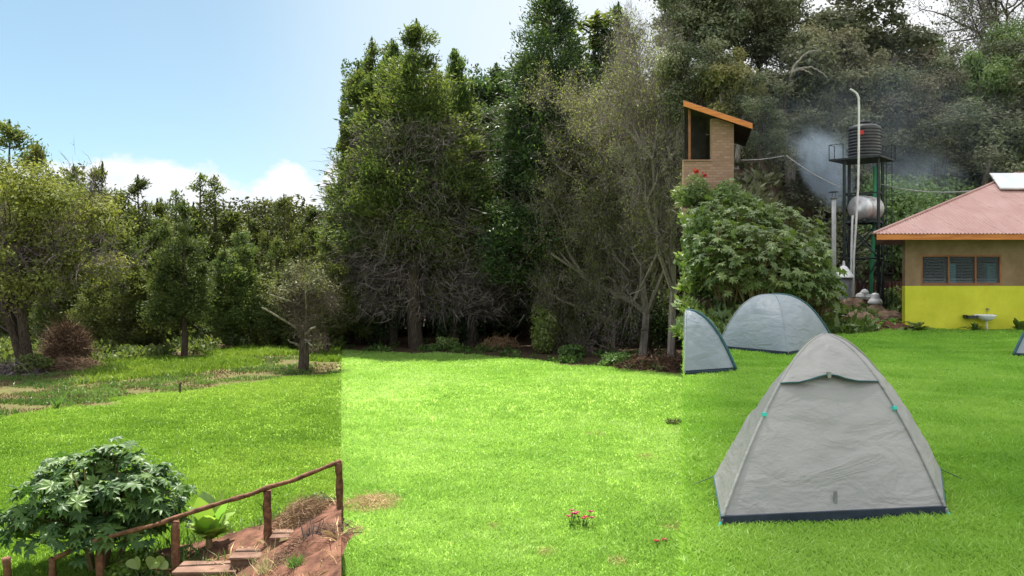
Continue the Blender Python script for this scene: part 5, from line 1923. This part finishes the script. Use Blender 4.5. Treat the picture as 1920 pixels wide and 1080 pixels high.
# sparse tree against the white sky at the top right
tk, tw_, cr = twig_tree(641, 13, 3, 5, .5, 9000, .22, .03, 4, 6, fill=4)
X = gx(1893, 64)
plant_tree('sparse_tree', [('trunk', tk, M['bark']), ('twigs', tw_, M['deadwood']), ('crown', cr, M['hill'])], (X, 64, px(1893, 110, 64)[2] - 5), 'sparse see-through tree against white sky at top right', 'tree', GR_H)
# the bare pale branches of a dead tree on the hill
rg = rad(650)
dt = empty('dead_tree', (gx(1468, 46.0), 46.0, float(terrace_z(gx(1468, 46.0), 46.0))))
tag(dt, 'dead tree with two arching pale bare branches on the hill', 'tree', GR_H)
d0 = np.array(dt.location)
MB().tube(np.array([(d0[0], 46, d0[2] - .3), px(1470, 260, 46), px(1472, 170, 45), px(1482, 136, 43.5)]) - d0, [.14, .10, .08, .05], 7).build('trunk', M['bark'], dt, True)
for pts in ([(1481, 145), (1490, 122), (1505, 104), (1522, 96), (1542, 95)], [(1480, 138), (1500, 128), (1518, 125), (1535, 133), (1552, 145)], [(1482, 134), (1500, 130), (1515, 134), (1524, 140)]):
    P = np.array([px(x, y, 43.4) for x, y in pts]) - d0
    t = np.linspace(0, 1, 14)
    Q = np.stack([np.interp(t, np.linspace(0, 1, len(P)), P[:, c]) for c in range(3)], 1) + rg.normal(0, .02, (14, 3))
    MB().tube(Q, np.linspace(.065, .025, 14), 6).build('branch', M['palebark'], dt, True)


# ------------------------------------------------------------------ smoke from the flue
def smoke_mat(name, dens, scale):
    m, k, out = new_mat(name)
    co = k.n('ShaderNodeTexCoord').outputs['Object']
    nz = k.noise(co, scale, 4, .6)
    nz.node.inputs['Distortion'].default_value = .8
    ln = k.n('ShaderNodeVectorMath', operation='LENGTH')
    k.put(ln, 0, co)
    fall = k.math('SUBTRACT', 1.0, ln.outputs['Value'], clamp=True)
    d = k.math('MULTIPLY', k.math('MULTIPLY', k.math('SUBTRACT', nz, .40), 5.0, clamp=True), k.math('MULTIPLY', fall, dens))
    v = k.n('ShaderNodeVolumePrincipled')
    v.inputs['Color'].default_value = (.72, .87, 1.0, 1)
    v.inputs['Anisotropy'].default_value = .2
    k.put(v, 'Density', d)
    k.t.links.new(v.outputs[0], out.inputs['Volume'])
    m.cycles.volume_sampling = 'MULTIPLE_IMPORTANCE'
    m.cycles.volume_step_rate = 2.0
    return m


def smoke_puff(x, y, Y, sx_, sz_, tilt, dens, seed):
    g_ = MB()
    th_, ph_ = np.meshgrid(np.linspace(0, 2 * np.pi, 25)[:-1], np.linspace(0.0, np.pi, 13)[1:-1], indexing='ij')
    V = np.stack([np.cos(th_) * np.sin(ph_), np.sin(th_) * np.sin(ph_), np.cos(ph_)], -1)
    n0, n1 = V.shape[:2]
    i, j = np.meshgrid(np.arange(n0), np.arange(n1 - 1), indexing='ij')
    i2 = (i + 1) % n0
    q_ = np.stack([i * n1 + j, i * n1 + j + 1, i2 * n1 + j + 1, i2 * n1 + j], -1).reshape(-1, 4)
    g_.add(V.reshape(-1, 3), [q_, (np.arange(n0) * n1)[None, :], (np.arange(n0)[::-1] * n1 + n1 - 1)[None, :]])
    o = g_.build('smoke', smoke_mat('smoke_%d' % seed, dens, 1.9))
    o.location = px(x, y, Y)
    o.scale = (sx_, 1.3, sz_)
    o.rotation_euler = (0, tilt, 0)
    tag(o, kind='stuff')


smoke_puff(1548, 318, 35.2, 1.0, 1.9, -.42, 3.4, 1)
smoke_puff(1540, 280, 36.0, 1.7, 1.1, .3, .55, 3)
smoke_puff(1720, 325, 37.5, 2.4, 1.3, .2, .34, 2)
smoke_puff(1640, 240, 39.8, 8.0, 4.6, .1, .13, 4)
smoke_puff(1560, 345, 34.3, .42, .62, -.3, 3.2, 5)

# ------------------------------------------------------------------ an added cloud, out of view, shaped to shade the camp
CLH = 150.0
sv = np.array(sd)


def lift(X, Y, z):
    t = (CLH - z) / sv[2]
    return X + sv[0] * t, Y + sv[1] * t


def shade_cloud_mat():
    m, k, out = new_mat('cloud')
    d = k.n('ShaderNodeBsdfDiffuse', i_Color=(.92, .92, .93, 1))
    t = k.n('ShaderNodeBsdfTranslucent', i_Color=(.92, .92, .93, 1))
    a = k.n('ShaderNodeMixShader', i_0=.5)
    k.t.links.new(d.outputs[0], a.inputs[1])
    k.t.links.new(t.outputs[0], a.inputs[2])
    tr = k.n('ShaderNodeBsdfTransparent', i_Color=(1, 1, 1, 1))
    b = k.n('ShaderNodeMixShader', i_0=.31)
    k.t.links.new(a.outputs[0], b.inputs[1])
    k.t.links.new(tr.outputs[0], b.inputs[2])
    k.t.links.new(b.outputs[0], out.inputs[0])
    return m


# outline on the ground (camp side of the terrain edge), carried up along the sun's direction
left_edge = [(y_, .2 * y_ + off, z_) for y_, off, z_ in [(-14, -.2, 0), (2, -.02, 0), (10, 0, 0), (20, .02, .3), (30, .1, 4), (42, 0, 9), (60, 0, 14), (80, 0, 20), (110, 0, 26)]]
rows = []
for y_, x_, z_ in left_edge:
    xs = np.linspace(x_, x_ + 85, 40)
    p = np.array([lift(x, y_, z_) for x in xs])
    rows.append(p)
rows = np.array(rows)
t_old = np.linspace(0, 1, len(rows))
t_new = np.linspace(0, 1, 60)
RX = np.stack([np.interp(t_new, t_old, rows[:, i, 0]) for i in range(40)], 1)
RY = np.stack([np.interp(t_new, t_old, rows[:, i, 1]) for i in range(40)], 1)
uu = np.linspace(0, 1, 40)[None, :]
vv = t_new[:, None]
thick = 7 * np.clip(np.minimum(np.minimum(uu, 1 - uu) * 12, np.minimum(vv, 1 - vv) * 12), 0, 1) ** .5
puff = thick * (.6 + .8 * vnoise(RX, RY, 9, 4) + .4 * vnoise(RX, RY, 4, 5))
cl = MB().grid(np.stack([RX, RY, CLH + puff], -1))
cl.grid(np.stack([RX, RY, CLH - .35 * puff], -1))
co_ = cl.build('cloud', shade_cloud_mat(), smooth=True)  # unseen cloud, added only to keep the sun off the camp
tag(co_, kind='structure')
